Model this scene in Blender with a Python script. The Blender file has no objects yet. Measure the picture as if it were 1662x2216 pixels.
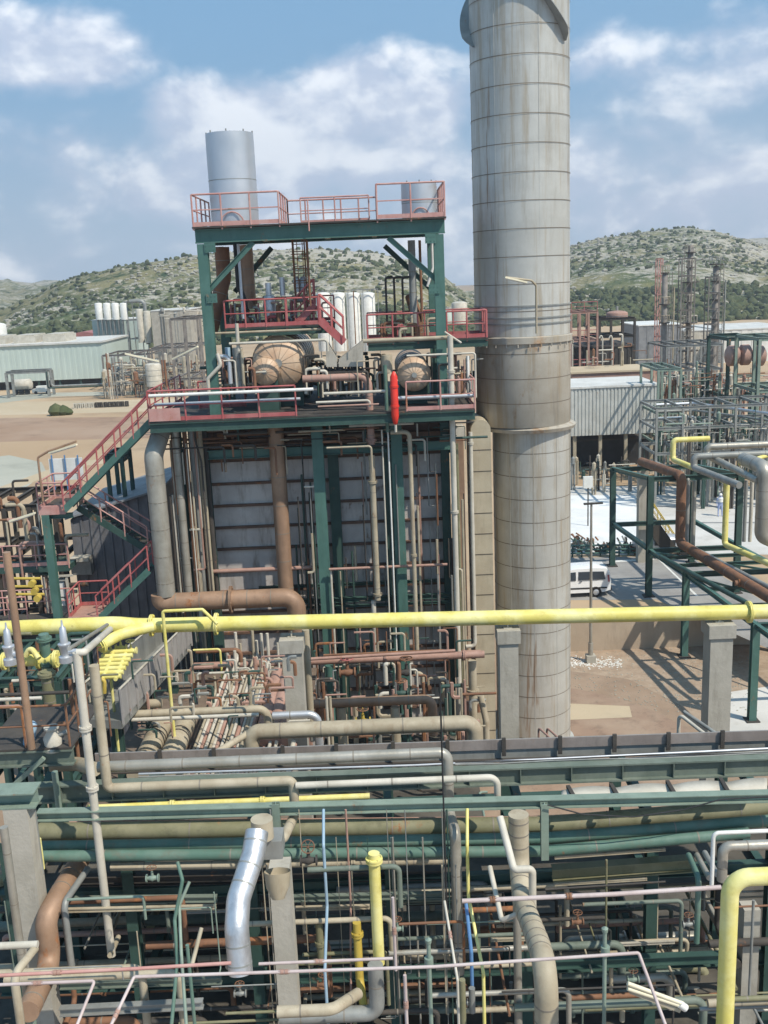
import bpy, bmesh, math, random
from mathutils import Vector, Matrix, noise
random.seed(7)
sc = bpy.context.scene
R = math.radians
# ---------------------------------------------------------------- camera
F = 2200.0; CH = 21.0; PI_ = R(13.0); RO = R(2.4)
XC = Vector((math.cos(RO), -math.sin(RO)*math.sin(PI_), -math.sin(RO)*math.cos(PI_)))
YC = Vector((math.sin(RO), math.cos(RO)*math.sin(PI_), math.cos(RO)*math.cos(PI_)))
FW = Vector((0, math.cos(PI_), -math.sin(PI_)))
CAM = Vector((0, 0, CH))
cd = bpy.data.cameras.new("camera"); cam = bpy.data.objects.new("camera", cd)
sc.collection.objects.link(cam)
cd.sensor_fit = 'VERTICAL'; cd.sensor_height = 24.0; cd.lens = 24.0*F/2216.0
cd.clip_start = 0.2; cd.clip_end = 9000
m3 = Matrix((XC, YC, -FW)).transposed()
cam.matrix_world = Matrix.Translation(CAM) @ m3.to_4x4()
sc.camera = cam
# ---------------------------------------------------------------- light
SUN = Vector((0.62, -0.52, 1.02)).normalized()
sl = bpy.data.lights.new("sun", 'SUN'); so = bpy.data.objects.new("sun", sl)
sc.collection.objects.link(so); sl.energy = 3.25; sl.angle = R(0.6); sl.color = (1.0, 0.93, 0.81)
so.rotation_euler = SUN.to_track_quat('Z', 'Y').to_euler()
sc.view_settings.view_transform = 'Standard'; sc.view_settings.look = 'None'
sc.view_settings.exposure = 0.68; sc.view_settings.gamma = 1.0; sc.view_settings.use_curve_mapping = False
def ray(px, py):
    u = (px-831)/F; v = -(py-1108)/F
    return XC*u + YC*v + FW
def P(px, py, Y):
    d = ray(px, py); return CAM + d*(Y/d.y)
def G(px, py, z=0.0):
    d = ray(px, py); return CAM + d*((z-CH)/d.z)
def solve(p, axis, px=None, py=None):
    """move p along one axis until it shows at px or py"""
    n = (YC + FW*((py-1108)/F)) if py is not None else (XC - FW*((px-831)/F))
    d = p - CAM; r = n.dot(d) - n[axis]*d[axis]
    q = d.copy(); q[axis] = -r/n[axis]
    return q + CAM
# world: Nishita sky with procedural clouds laid out by world direction
w = bpy.data.worlds.new("World"); sc.world = w; w.use_nodes = True
nt = w.node_tree; nt.nodes.clear()
def N(t, nt=nt, **k):
    n = nt.nodes.new(t)
    for a, b in k.items(): setattr(n, a, b)
    return n
def L(a, b, nt=nt): nt.links.new(a, b)
out = N('ShaderNodeOutputWorld'); bg = N('ShaderNodeBackground'); bg.inputs[1].default_value = 0.12
sky = N('ShaderNodeTexSky', sky_type='NISHITA', sun_disc=False)
sky.sun_elevation = math.asin(SUN.z); sky.sun_rotation = math.atan2(SUN.x, SUN.y)
sky.altitude = 100; sky.air_density = 1.0; sky.dust_density = 1.6; sky.ozone_density = 1.6
tc = N('ShaderNodeTexCoord')
def math_(op, a, b=None, c=None, nt=nt, clamp=False):
    n = N('ShaderNodeMath', nt=nt, operation=op, use_clamp=clamp)
    for i, s in enumerate((a, b, c)):
        if s is None: continue
        if isinstance(s, (int, float)): n.inputs[i].default_value = s
        else: L(s, n.inputs[i], nt)
    return n.outputs[0]
def cnoise(off, scale, det):
    mp = N('ShaderNodeMapping'); mp.inputs['Location'].default_value = off
    mp.inputs['Scale'].default_value = (1, 1, 1.5); L(tc.outputs['Generated'], mp.inputs[0])
    n = N('ShaderNodeTexNoise'); n.inputs['Scale'].default_value = scale; n.inputs['Detail'].default_value = det
    n.inputs['Roughness'].default_value = 0.55; n.inputs['Distortion'].default_value = 0.15
    L(mp.outputs[0], n.inputs['Vector']); return n.outputs['Fac']
n1 = cnoise((3.1, 0.4, 1.7), 8.5, 9); n2 = cnoise((3.1+0.012, 0.4, 1.7+0.03), 8.5, 5)
nl = cnoise((9.1, 4.4, 2.7), 2.6, 6)
blobs = [(70, 125, .12, .05, 1.15), (30, 70, .07, .03, .9), (600, 275, .20, .055, 1.3), (745, 205, .075, .05, 1.25), (430, 250, .085, .04, 1.15), (880, 245, .09, .05, 1.1),
         (130, 380, .22, .08, 1.12), (20, 340, .10, .05, .8), (560, 400, .28, .09, 1.12), (1480, 130, .15, .06, .82), (1590, 70, .10, .05, .7), (880, 140, .07, .03, .75),
         (1620, 410, .12, .05, 1.05), (1500, 470, .24, .06, 1.08), (600, 95, .05, .02, .62), (1100, 430, .3, .09, .95), (40, 560, .2, .06, .9), (300, 500, .3, .06, .85)]
acc = None
for px, py, sx, sz, wt in blobs:
    d = ray(px, py).normalized()
    mp = N('ShaderNodeMapping'); mp.inputs['Scale'].default_value = (1/sx, .3/sx, 1/sz)
    mp.inputs['Location'].default_value = (-d.x/sx, -.3*d.y/sx, -d.z/sz); L(tc.outputs['Generated'], mp.inputs[0])
    ln = N('ShaderNodeVectorMath', operation='LENGTH'); L(mp.outputs[0], ln.inputs[0])
    mr = N('ShaderNodeMapRange', interpolation_type='SMOOTHSTEP')
    mr.inputs[1].default_value = 1.5; mr.inputs[2].default_value = 0.1; mr.inputs[3].default_value = 0; mr.inputs[4].default_value = wt
    L(ln.outputs['Value'], mr.inputs[0])
    acc = mr.outputs[0] if acc is None else math_('MAXIMUM', acc, mr.outputs[0])
dens = math_('ADD', math_('MULTIPLY', acc, 0.40), math_('ADD', n1, math_('MULTIPLY', nl, 0.25)))
def ramp01(v, lo, hi):
    mr = N('ShaderNodeMapRange', interpolation_type='SMOOTHSTEP'); mr.inputs[1].default_value = lo; mr.inputs[2].default_value = hi
    L(v, mr.inputs[0]); return mr.outputs[0]
cover = math_('MULTIPLY', ramp01(dens, 0.84, 1.08), 0.95)
lit = ramp01(math_('ADD', math_('MULTIPLY', math_('SUBTRACT', n1, n2), 4.0), math_('MULTIPLY', ramp01(dens, .9, 1.25), .40)), -0.2, .75)
cc = N('ShaderNodeMix', data_type='RGBA'); cc.inputs[6].default_value = (3.6, 4.1, 5.1, 1); cc.inputs[7].default_value = (6.6, 6.8, 7.1, 1)
L(lit, cc.inputs[0])
tint = N('ShaderNodeMix', data_type='RGBA', blend_type='MIX'); tint.inputs[0].default_value = 0.8; tint.inputs[7].default_value = (.85, 2.15, 3.6, 1)
L(sky.outputs[0], tint.inputs[6])
sep = N('ShaderNodeSeparateXYZ'); L(tc.outputs['Generated'], sep.inputs[0])
hz = ramp01(sep.outputs['Z'], 0.20, -0.03)
hm = N('ShaderNodeMix', data_type='RGBA'); hm.inputs[7].default_value = (3.7, 4.35, 5.2, 1)
L(math_('MULTIPLY', hz, .8), hm.inputs[0]); L(tint.outputs[2], hm.inputs[6])
mx = N('ShaderNodeMix', data_type='RGBA'); L(cover, mx.inputs[0]); L(hm.outputs[2], mx.inputs[6]); L(cc.outputs[2], mx.inputs[7])
L(mx.outputs[2], bg.inputs[0]); L(bg.outputs[0], out.inputs[0])
# ---------------------------------------------------------------- materials
MATS = {}
def M(name, col, col2=None, rough=.6, metal=0.0, rust=0.0, rustcol=(.20, .085, .035), scale=1.2, dirt=.35, dirtcol=None, bump=.15, streak=5.0, spec=.4):
    m = bpy.data.materials.new(name); m.use_nodes = True; t = m.node_tree; t.nodes.clear()
    o = N('ShaderNodeOutputMaterial', nt=t); b = N('ShaderNodeBsdfPrincipled', nt=t); L(b.outputs[0], o.inputs[0], t)
    c = N('ShaderNodeTexCoord', nt=t); oi = N('ShaderNodeObjectInfo', nt=t)
    ad = N('ShaderNodeVectorMath', nt=t, operation='ADD'); L(c.outputs['Object'], ad.inputs[0])
    mu = math_('MULTIPLY', oi.outputs['Random'], 40.0, nt=t)
    cb = N('ShaderNodeCombineXYZ', nt=t); L(mu, cb.inputs[0], t); L(mu, cb.inputs[1], t); L(cb.outputs[0], ad.inputs[1], t)
    L(c.outputs['Object'], ad.inputs[0], t)
    def nz(sc_, det, stretch=None, rgh=.6):
        v = ad.outputs[0]
        if stretch:
            mp = N('ShaderNodeMapping', nt=t); mp.inputs['Scale'].default_value = stretch; L(v, mp.inputs[0], t); v = mp.outputs[0]
        n = N('ShaderNodeTexNoise', nt=t); n.inputs['Scale'].default_value = sc_; n.inputs['Detail'].default_value = det
        n.inputs['Roughness'].default_value = rgh; L(v, n.inputs['Vector'], t); return n.outputs['Fac']
    def rmp(v, lo, hi):
        mr = N('ShaderNodeMapRange', nt=t, interpolation_type='SMOOTHSTEP'); mr.inputs[1].default_value = lo; mr.inputs[2].default_value = hi
        L(v, mr.inputs[0], t); return mr.outputs[0]
    def mix(f, a, bb):
        x = N('ShaderNodeMix', nt=t, data_type='RGBA')
        if isinstance(f, (int, float)): x.inputs[0].default_value = f
        else: L(f, x.inputs[0], t)
        for i, s in ((6, a), (7, bb)):
            if isinstance(s, tuple): x.inputs[i].default_value = (*s[:3], 1)
            else: L(s, x.inputs[i], t)
        return x.outputs[2]
    col2 = col2 or tuple(min(1, x*1.18+.01) for x in col)
    dirtcol = dirtcol or tuple(x*.42+.012 for x in col)
    base = mix(rmp(nz(scale, 5), .35, .68), col, col2)
    if dirt:
        base = mix(math_('MULTIPLY', rmp(nz(scale*2.6, 6, (1, 1, 1/streak), .7), .48, .74), dirt, nt=t), base, dirtcol)
    if streak >= 8:
        base = mix(math_('MULTIPLY', rmp(nz(3.2, 5, (1, 1, .055), .65), .50, .66), .55, nt=t), base, (.33, .255, .16))
        base = mix(math_('MULTIPLY', rmp(nz(1.9, 5, (1, 1, .07), .65), .60, .70), .75, nt=t), base, (.25, .15, .08))
    if rust:
        rm = rmp(math_('ADD', nz(scale*.9, 8, (1, 1, .5), .72), math_('MULTIPLY', nz(scale*7, 3), .12, nt=t), nt=t), .74-rust*.28, .82-rust*.2)
        base = mix(rm, base, mix(rmp(nz(scale*5, 4), .3, .7), rustcol, tuple(x*1.9 for x in rustcol)))
        rr = math_('ADD', math_('MULTIPLY', rm, .35, nt=t), rough, nt=t, clamp=True); L(rr, b.inputs['Roughness'], t)
        if metal: L(math_('MULTIPLY', math_('SUBTRACT', 1.0, rm, nt=t), metal, nt=t), b.inputs['Metallic'], t)
    else:
        rr = math_('ADD', math_('MULTIPLY', nz(scale*4, 3), .25, nt=t), rough-.12, nt=t, clamp=True); L(rr, b.inputs['Roughness'], t)
        b.inputs['Metallic'].default_value = metal
    L(base, b.inputs['Base Color'], t)
    b.inputs['Specular IOR Level'].default_value = spec
    if bump:
        bp = N('ShaderNodeBump', nt=t); bp.inputs['Strength'].default_value = bump; bp.inputs['Distance'].default_value = .03
        L(nz(scale*9, 4), bp.inputs['Height'], t); L(bp.outputs[0], b.inputs['Normal'], t)
    MATS[name] = m; return m
M('green_steel', (.060, .135, .112), rough=.5, rust=.26, dirt=.4)
M('dark_green', (.030, .068, .056), (.045, .09, .075), rough=.6, rust=.22, dirt=.5)
M('pale_green', (.185, .24, .195), rough=.55, rust=.15, dirt=.45)
M('teal_pipe', (.075, .15, .115), (.125, .20, .16), rough=.6, rust=.16, dirt=.6, dirtcol=(.14, .125, .09), streak=1)
M('olive_pipe', (.17, .165, .09), (.235, .22, .135), rough=.65, rust=.22, dirt=.55, streak=1)
M('red_paint', (.37, .085, .085), (.45, .16, .15), rough=.55, rust=.15, dirt=.35)
M('faded_red', (.46, .22, .19), (.52, .32, .28), rough=.6, rust=.3, dirt=.3)
M('yellow', (.66, .575, .15), (.77, .715, .32), rough=.5, rust=.06, rustcol=(.28, .19, .07), dirt=.35, dirtcol=(.34, .27, .05), streak=1)
M('dark_yellow', (.45, .33, .06), rough=.5, rust=.15, dirt=.35)
M('pinkwhite', (.46, .37, .35), (.54, .47, .45), rough=.5, rust=.1, dirt=.3)
M('gallery', (.30, .285, .27), (.37, .35, .33), rough=.6, rust=.1, dirt=.4)
M('beige', (.34, .29, .205), (.44, .385, .285), rough=.6, rust=.14, dirt=.5, dirtcol=(.22, .15, .09))
M('clad', (.31, .295, .25), (.41, .39, .34), rough=.42, metal=.35, rust=.08, dirt=.4, dirtcol=(.24, .19, .13))
M('clad_brown', (.27, .17, .11), (.36, .23, .15), rough=.55, metal=.15, rust=.35, dirt=.4)
M('rusty', (.17, .085, .05), (.24, .12, .065), rough=.75, rust=.5, dirt=.4)
M('rust_pink', (.34, .20, .155), (.40, .25, .20), rough=.65, rust=.25, dirt=.35)
M('grey_steel', (.23, .235, .22), (.31, .315, .295), rough=.5, metal=.2, rust=.12, dirt=.4)
M('silver', (.50, .51, .52), (.66, .67, .68), rough=.4, metal=.75, dirt=.4, bump=.25)
M('silver_matte', (.52, .54, .56), (.60, .61, .63), rough=.42, metal=.6, dirt=.15, bump=.05, scale=.5)
M('white', (.66, .65, .60), (.76, .75, .71), rough=.5, dirt=.25, dirtcol=(.42, .40, .36))
M('offwhite', (.46, .425, .35), (.57, .53, .45), rough=.55, dirt=.3, rust=.06)
M('lampcream', (.66, .60, .44), rough=.35, dirt=.15)
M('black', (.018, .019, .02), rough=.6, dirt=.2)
M('dark', (.05, .045, .04), (.07, .06, .05), rough=.8, rust=.25, dirt=.3)
M('grating', (.045, .042, .04), (.075, .065, .055), rough=.85, rust=.3, dirt=.3)
M('concrete', (.37, .345, .29), (.44, .41, .35), rough=.85, dirt=.4, dirtcol=(.17, .15, .12), bump=.3, spec=.2)
M('panel', (.48, .445, .42), (.60, .565, .53), rough=.5, metal=.15, rust=.34, rustcol=(.15, .085, .05), dirt=.8, dirtcol=(.21, .16, .12), scale=1.0, streak=7)
M('shed_grey', (.19, .195, .20), (.25, .255, .26), rough=.6, dirt=.4, rust=.05)
M('mint', (.47, .55, .50), (.52, .60, .55), rough=.6, dirt=.2, scale=.15)
M('corrugated', (.46, .46, .42), (.53, .53, .49), rough=.5, dirt=.4, dirtcol=(.25, .24, .2), rust=.04)
M('roof_white', (.55, .54, .50), (.66, .65, .61), rough=.6, dirt=.35, scale=.4)
M('blue', (.09, .20, .38), rough=.4, dirt=.2)
M('lightblue', (.27, .38, .47), rough=.4, dirt=.2)
M('bright_red', (.62, .035, .02), rough=.4, dirt=.2)
M('duct', (.40, .345, .245), (.46, .405, .295), rough=.6, rust=.06, dirt=.35)
M('skin', (.45, .28, .2), dirt=0); M('cloth_blue', (.3, .36, .55), dirt=.1); M('rubber', (.02, .02, .02), rough=.8, dirt=.1)
M('redroof', (.32, .13, .12), rough=.7, dirt=.3)
def glass():
    m = bpy.data.materials.new('glass_dark'); m.use_nodes = True; b = m.node_tree.nodes['Principled BSDF']
    b.inputs['Base Color'].default_value = (.03, .035, .04, 1); b.inputs['Roughness'].default_value = .08; MATS['glass'] = m
glass()
m = bpy.data.materials.new('soft_seam'); m.use_nodes = True; b = m.node_tree.nodes['Principled BSDF']
b.inputs['Base Color'].default_value = (.21, .185, .15, 1); b.inputs['Roughness'].default_value = .6; MATS['soft_seam'] = m
m = bpy.data.materials.new('seam'); m.use_nodes = True; b = m.node_tree.nodes['Principled BSDF']
b.inputs['Base Color'].default_value = (.075, .06, .045, 1); b.inputs['Roughness'].default_value = .7; MATS['seam'] = m
# ---------------------------------------------------------------- mesh builder
WL = {}   # world location of every object
class MB:
    def __init__(s): s.v = []; s.f = []; s.mi = []; s.k = 0; s.sm = []
    def add(s, vs, fs, k=None, smooth=False):
        o = len(s.v); s.v += [tuple(v) for v in vs]
        for f in fs: s.f.append([i+o for i in f]); s.mi.append(s.k if k is None else k); s.sm.append(smooth)
        return s
    def box(s, c, d, k=None, ax=None):
        c = Vector(c); hx, hy, hz = d[0]/2, d[1]/2, d[2]/2
        A = ax or (Vector((1, 0, 0)), Vector((0, 1, 0)), Vector((0, 0, 1)))
        vs = [c + A[0]*(hx*a) + A[1]*(hy*b_) + A[2]*(hz*e) for e in (-1, 1) for b_ in (-1, 1) for a in (-1, 1)]
        return s.add(vs, [(0, 2, 3, 1), (4, 5, 7, 6), (0, 1, 5, 4), (2, 6, 7, 3), (0, 4, 6, 2), (1, 3, 7, 5)], k)
    def bb(s, x0, x1, y0, y1, z0, z1, k=None):
        return s.box(((x0+x1)/2, (y0+y1)/2, (z0+z1)/2), (x1-x0, y1-y0, z1-z0), k)
    def axes(s, a, b, up=None):
        d = (b-a).normalized(); u = Vector(up) if up else (Vector((0, 0, 1)) if abs(d.z) < .9 else Vector((0, 1, 0)))
        sd = d.cross(u).normalized(); u = sd.cross(d).normalized(); return d, sd, u
    def bar(s, a, b, w, h, k=None, up=None):
        a = Vector(a); b = Vector(b); ax = s.axes(a, b, up); return s.box((a+b)/2, ((b-a).length, w, h), k, ax)
    def ibeam(s, a, b, w, h, t=None, k=None, up=None):
        a = Vector(a); b = Vector(b); ax = s.axes(a, b, up); Ln = (b-a).length; t = t or max(.02, h*.09); c = (a+b)/2
        s.box(c+ax[2]*(h/2-t/2), (Ln, w, t), k, ax); s.box(c-ax[2]*(h/2-t/2), (Ln, w, t), k, ax); s.box(c, (Ln-.004, t, h-2*t-.002), k, ax)
        return s
    def cyl(s, a, b, r0, r1=None, n=14, cap=True, k=None):
        a = Vector(a); b = Vector(b); r1 = r0 if r1 is None else r1; d, sd, u = s.axes(a, b); vs = []
        for c, r in ((a, r0), (b, r1)):
            for i in range(n):
                t = 2*math.pi*i/n; vs.append(c + sd*(r*math.cos(t)) + u*(r*math.sin(t)))
        s.add(vs, [(i, i+n, (i+1) % n+n, (i+1) % n) for i in range(n)], k, True)
        if cap: s.add(vs[:n], [list(range(n))], k); s.add(vs[n:], [list(range(n))[::-1]], k)
        return s
    def revolve(s, c, ax, prof, n=24, k=None):
        """prof = [(distance along axis, radius)]"""
        c = Vector(c); ax = Vector(ax).normalized(); d, sd, u = s.axes(c, c+ax); vs = []
        for h, r in prof:
            for i in range(n):
                t = 2*math.pi*i/n; vs.append(c + ax*h + sd*(r*math.cos(t)) + u*(r*math.sin(t)))
        fs = [(j*n+i, (j+1)*n+i, (j+1)*n+(i+1) % n, j*n+(i+1) % n) for j in range(len(prof)-1) for i in range(n)]
        return s.add(vs, fs, k, True)
    def tube(s, pts, r, n=12, k=None, seams=0, ks=1, cap=True):
        pts = [Vector(p) for p in pts]; rings = []
        d0 = (pts[1]-pts[0]).normalized(); _, sd, u = s.axes(pts[0], pts[1])
        prev = d0; vs = []
        for i, p in enumerate(pts):
            d = (pts[min(i+1, len(pts)-1)] - pts[max(i-1, 0)]).normalized()
            q = prev.rotation_difference(d); sd = q @ sd; u = q @ u; prev = d
            for j in range(n):
                t = 2*math.pi*j/n; vs.append(p + sd*(r*math.cos(t)) + u*(r*math.sin(t)))
        m_ = len(pts)
        s.add(vs, [(i*n+j, (i+1)*n+j, (i+1)*n+(j+1) % n, i*n+(j+1) % n) for i in range(m_-1) for j in range(n)], k, True)
        if cap: s.add(vs[:n], [list(range(n))], k); s.add(vs[-n:], [list(range(n))[::-1]], k)
        if seams:
            for a, b in zip(pts, pts[1:]):
                Ls = (b-a).length
                if Ls > seams*.8:
                    m2 = max(1, round(Ls/seams)); dd = (b-a).normalized()
                    for q in range(m2):
                        c = a.lerp(b, (q+.5)/m2); s.cyl(c-dd*.014, c+dd*.014, r*1.025, n=n, k=ks)
        return s
    def build(s, name, mats, parent=None, label=None, cat=None, group=None, kind=None, base=None):
        me = bpy.data.meshes.new(name); V = [Vector(v) for v in s.v]
        if base is None:
            xs = [v.x for v in V]; ys = [v.y for v in V]
            base = Vector(((min(xs)+max(xs))/2, (min(ys)+max(ys))/2, min(v.z for v in V)))
        else: base = Vector(base)
        me.from_pydata([v-base for v in V], [], s.f)
        if isinstance(mats, str): mats = [mats]
        for x in mats: me.materials.append(MATS[x] if isinstance(x, str) else x)
        me.polygons.foreach_set('material_index', [min(i, len(mats)-1) for i in s.mi]); me.polygons.foreach_set('use_smooth', s.sm)
        me.update(); me.set_sharp_from_angle(angle=R(50))
        o = bpy.data.objects.new(name, me); sc.collection.objects.link(o)
        if parent: o.parent = parent; o.location = base - WL[parent.name]
        else: o.location = base
        WL[o.name] = base
        for a, b_ in (('label', label), ('category', cat), ('group', group), ('kind', kind)):
            if b_: o[a] = b_
        return o
def T(name, label, cat, loc, group=None):
    o = bpy.data.objects.new(name, None); sc.collection.objects.link(o); o.location = Vector(loc); WL[o.name] = Vector(loc)
    o['label'] = label; o['category'] = cat
    if group: o['group'] = group
    return o
def fillet(pts, rad):
    out_ = [pts[0]]
    for a, b, c in zip(pts, pts[1:], pts[2:]):
        d1 = a-b; d2 = c-b; l1, l2 = d1.length, d2.length
        if l1 < 1e-4 or l2 < 1e-4: continue
        d1.normalize(); d2.normalize(); ang = d1.angle(d2)
        if ang > R(174): out_.append(b); continue
        t = min(rad/math.tan(ang/2), l1*.48, l2*.48); rr = t*math.tan(ang/2)
        s_ = b+d1*t; e = b+d2*t; c0 = b+(d1+d2).normalized()*(rr/math.sin(ang/2)); n = 7
        for i in range(n+1):
            q = i/n; v = (s_-c0).lerp(e-c0, q)
            w1 = math.sin((1-q)*(math.pi-ang)); w2 = math.sin(q*(math.pi-ang)); sn = math.sin(math.pi-ang)
            v = (s_-c0)*(w1/sn)+(e-c0)*(w2/sn) if sn > 1e-3 else v
            out_.append(c0+v)
    out_.append(pts[-1]); return out_
def path(spec):
    pts = [P(*spec[0])]
    for q in spec[1:]:
        p = pts[-1]
        if q[0] == 'v': pts.append(solve(p, 2, py=q[1]))
        elif q[0] == 'h': pts.append(solve(p, 0, px=q[1]))
        elif q[0] == 'y': pts.append(Vector((p.x, q[1], p.z)))
        elif q[0] == 'yp': pts.append(solve(p, 1, py=q[1]))
        elif q[0] == 'yx': pts.append(solve(p, 1, px=q[1]))
        elif q[0] == 'z': pts.append(Vector((p.x, p.y, q[1])))
        elif q[0] == 'dx': pts.append(Vector((p.x+q[1], p.y, p.z)))
        elif q[0] == 'dz': pts.append(Vector((p.x, p.y, p.z+q[1])))
        elif q[0] == 'g': pts.append(G(q[1], q[2], q[3]))
        elif q[0] == 'w': pts.append(Vector(q[1:]))
        else: pts.append(P(*q))
    return pts
def pipe(label, spec, rpx, mat, name='pipe', cat='pipe', seams=0, bend=2.6, fl=(), group=None, n=12, parent=None, flm=None, m2='soft_seam'):
    pts = path(spec); r = rpx*(pts[0]-CAM).dot(FW)/F
    b = MB().tube(fillet(pts, r*bend), r, n=n, seams=seams)
    if parent: return b.build(name, [mat, m2], parent)
    if not fl: return b.build(name, [mat, m2], None, label, cat, group)
    lo = min(pts, key=lambda p: p.z); t = T(name, label, cat, lo, group)
    b.build('pipe_run', [mat, m2], t)
    for i, q in fl:
        a = pts[i].lerp(pts[i+1], q); d = (pts[i+1]-pts[i]).normalized()
        f = MB(); f.cyl(a-d*.045, a-d*.006, r*1.5, n=n); f.cyl(a+d*.006, a+d*.045, r*1.5, n=n)
        for j in range(6):
            _, sd, u = f.axes(a, a+d); c = a+(sd*math.cos(j*1.047)+u*math.sin(j*1.047))*r*1.28; f.cyl(c-d*.07, c+d*.07, r*.12, n=6)
        f.build('flange', flm or mat, t)
    return t
def column(label, spec, w, mat, name='steel_column', cat='column', foot=True, group=None, parent=None):
    pts = path(spec); b = MB(); a, c = pts
    b.ibeam(a, c, w, w, up=(0, 1, 0))
    if foot: b.box((c.x, c.y, c.z+.02), (w*1.9, w*1.9, .04))
    return b.build(name, mat, parent, None if parent else label, None if parent else cat, group)
def rail(t, pts, h=1.05, mat='red_paint', r=.03, gap=1.2, toe=True, name='guard_rail', first=True, last=True):
    """railing as part of t: sub-parts top_rail, mid_rail, toe_board, post"""
    pts = [Vector(p) for p in pts]; up = Vector((0, 0, h))
    g = MB().tube(fillet([p+up for p in pts], .08), r, n=8).build(name, mat, t)
    MB().tube([p+up*.52 for p in pts], r*.75, n=6).build('mid_rail', mat, g)
    if toe:
        b = MB()
        for a, c in zip(pts, pts[1:]): b.bar(a+Vector((0, 0, .09)), c+Vector((0, 0, .09)), .012, .15)
        b.build('toe_board', mat, g)
    for i, (a, c) in enumerate(zip(pts, pts[1:])):
        m_ = max(1, round((c-a).length/gap))
        for j in range(0 if i == 0 else 1, m_+1):
            q = a.lerp(c, j/m_); MB().cyl(q-Vector((0, 0, .12)), q+up, r*.95, n=6).build('post', mat, g)
    return g

# far and tangled small pipes past the first 300: pooled into one object
POOL = MB(); POOLM = []; USED = set()
LM = [(60, 'near the left edge'), (200, 'by the pale pole pipe'), (320, 'left of the green cables'), (430, 'by the green cables'), (520, 'under the silver pipe'), (610, 'by the middle concrete column'),
      (700, 'by the light blue hose'), (770, 'by the ochre pipe'), (830, 'by the yellow upright'), (910, 'by the bottom green rod'), (985, 'by the grey down pipe'), (1060, 'by the yellow hose'), (1150, 'by the ribbed pipe'),
      (1230, 'right of the ribbed pipe'), (1310, 'by the right green rod'), (1400, 'by the twin tube lamp'), (1480, 'left of the yellow elbow'), (1600, 'behind the yellow elbow')]
CW = dict(dark='dark brown', dark_green='dark green', grey_steel='grey', beige='beige', olive_pipe='olive', rusty='rusty', girder='faded green', clad='pale grey', teal_pipe='teal', black='black', offwhite='off-white', rust_pink='pinkish', pale_green='pale green')
def rpipe(desc, spec, r, mat, group=None, n=6, seams=0, own=False):
    if own:
        x, y = spec[0][0], spec[0][1]; lm = min(LM, key=lambda q: abs(q[0]-x))[1]
        lb = '%s %s pipe %s, %s' % ('fat' if r >= 6 else 'thin', CW[mat], desc, lm)
        if lb not in USED:
            USED.add(lb); return pipe(lb, spec, r, mat, group=group, n=n, seams=seams)
    if mat not in POOLM: POOLM.append(mat)
    pts = path(spec); POOL.k = POOLM.index(mat); rr = r*(pts[0]-CAM).dot(FW)/F
    POOL.tube(fillet(pts, rr*2.5), rr, n=n)
# ================================================================ GROUND
M('soil_low', (.28, .20, .14), (.35, .26, .19), rough=.95, dirt=.4, scale=.25, bump=.5, streak=1, spec=.1, dirtcol=(.19, .15, .12))
M('gravel', (.33, .245, .175), (.40, .31, .23), rough=.95, dirt=.45, scale=1.5, bump=.3, streak=1, spec=.1, dirtcol=(.13, .10, .08))
M('soil_up', (.40, .285, .18), (.48, .365, .245), rough=.95, dirt=.5, scale=.03, bump=.3, streak=1, spec=.1, dirtcol=(.22, .16, .11))
M('soil_red', (.31, .205, .14), (.37, .265, .19), rough=.95, dirt=.5, scale=.05, bump=.3, streak=1, spec=.1)
M('soil_sand', (.46, .37, .25), (.52, .43, .31), rough=.95, dirt=.3, scale=.05, bump=.3, streak=1, spec=.1)
M('asphalt', (.26, .25, .24), (.33, .32, .30), rough=.9, dirt=.35, scale=.4, bump=.2, streak=1, spec=.2)
M('pale_slab', (.50, .48, .44), (.60, .58, .54), rough=.85, dirt=.4, scale=.25, bump=.15, streak=1, dirtcol=(.33, .30, .26), spec=.2)
M('white_slab', (.66, .66, .64), (.76, .76, .75), rough=.8, dirt=.2, scale=.3, bump=.1, streak=1, spec=.2)
M('road_green', (.36, .355, .29), (.42, .41, .34), rough=.9, dirt=.35, scale=.06, bump=.1, streak=1, spec=.2)
M('wallcol', (.42, .335, .25), (.48, .395, .30), rough=.9, dirt=.35, scale=.5, bump=.2, spec=.1)
M('pad', (.29, .20, .145), (.35, .26, .19), rough=.9, dirt=.5, scale=.5, bump=.15, streak=1, spec=.15)
UZ = 1.9
def sheet(name, pts, mat, kind='structure', thick=0):
    b = MB(); b.add(pts, [list(range(len(pts)))]); o = b.build(name, mat, kind=kind); return o
MB().add([(-90, -30, 0), (90, -30, 0), (90, 54, 0), (-90, 54, 0)], [(0, 1, 2, 3)]).build('ground', 'soil_low', kind='structure')
b = MB(); b.add([(-2500, 54.35, UZ), (2500, 54.35, UZ), (2500, 1760, UZ), (-2500, 1760, UZ)], [(0, 1, 2, 3)]).build('upper_ground', 'soil_up', kind='structure')
b = MB(); b.bb(-60, 60, 54, 54.4, 0, UZ+.12); b.bb(-60, 60, 53.96, 54.44, UZ+.12, UZ+.2)
b.build('retaining_wall', 'wallcol', label='low tan retaining wall between the stack yard and the raised road with the white van', cat='wall')
def gpoly(name, px, z, mat): return sheet(name, [G(x, y, z) for x, y in px], mat)
gpoly('gravel_bed', [(1100, 1400), (1700, 1398), (1800, 1640), (1620, 1660), (1480, 1530), (1360, 1470), (1230, 1452), (1100, 1450)], .006, 'gravel')
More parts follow.
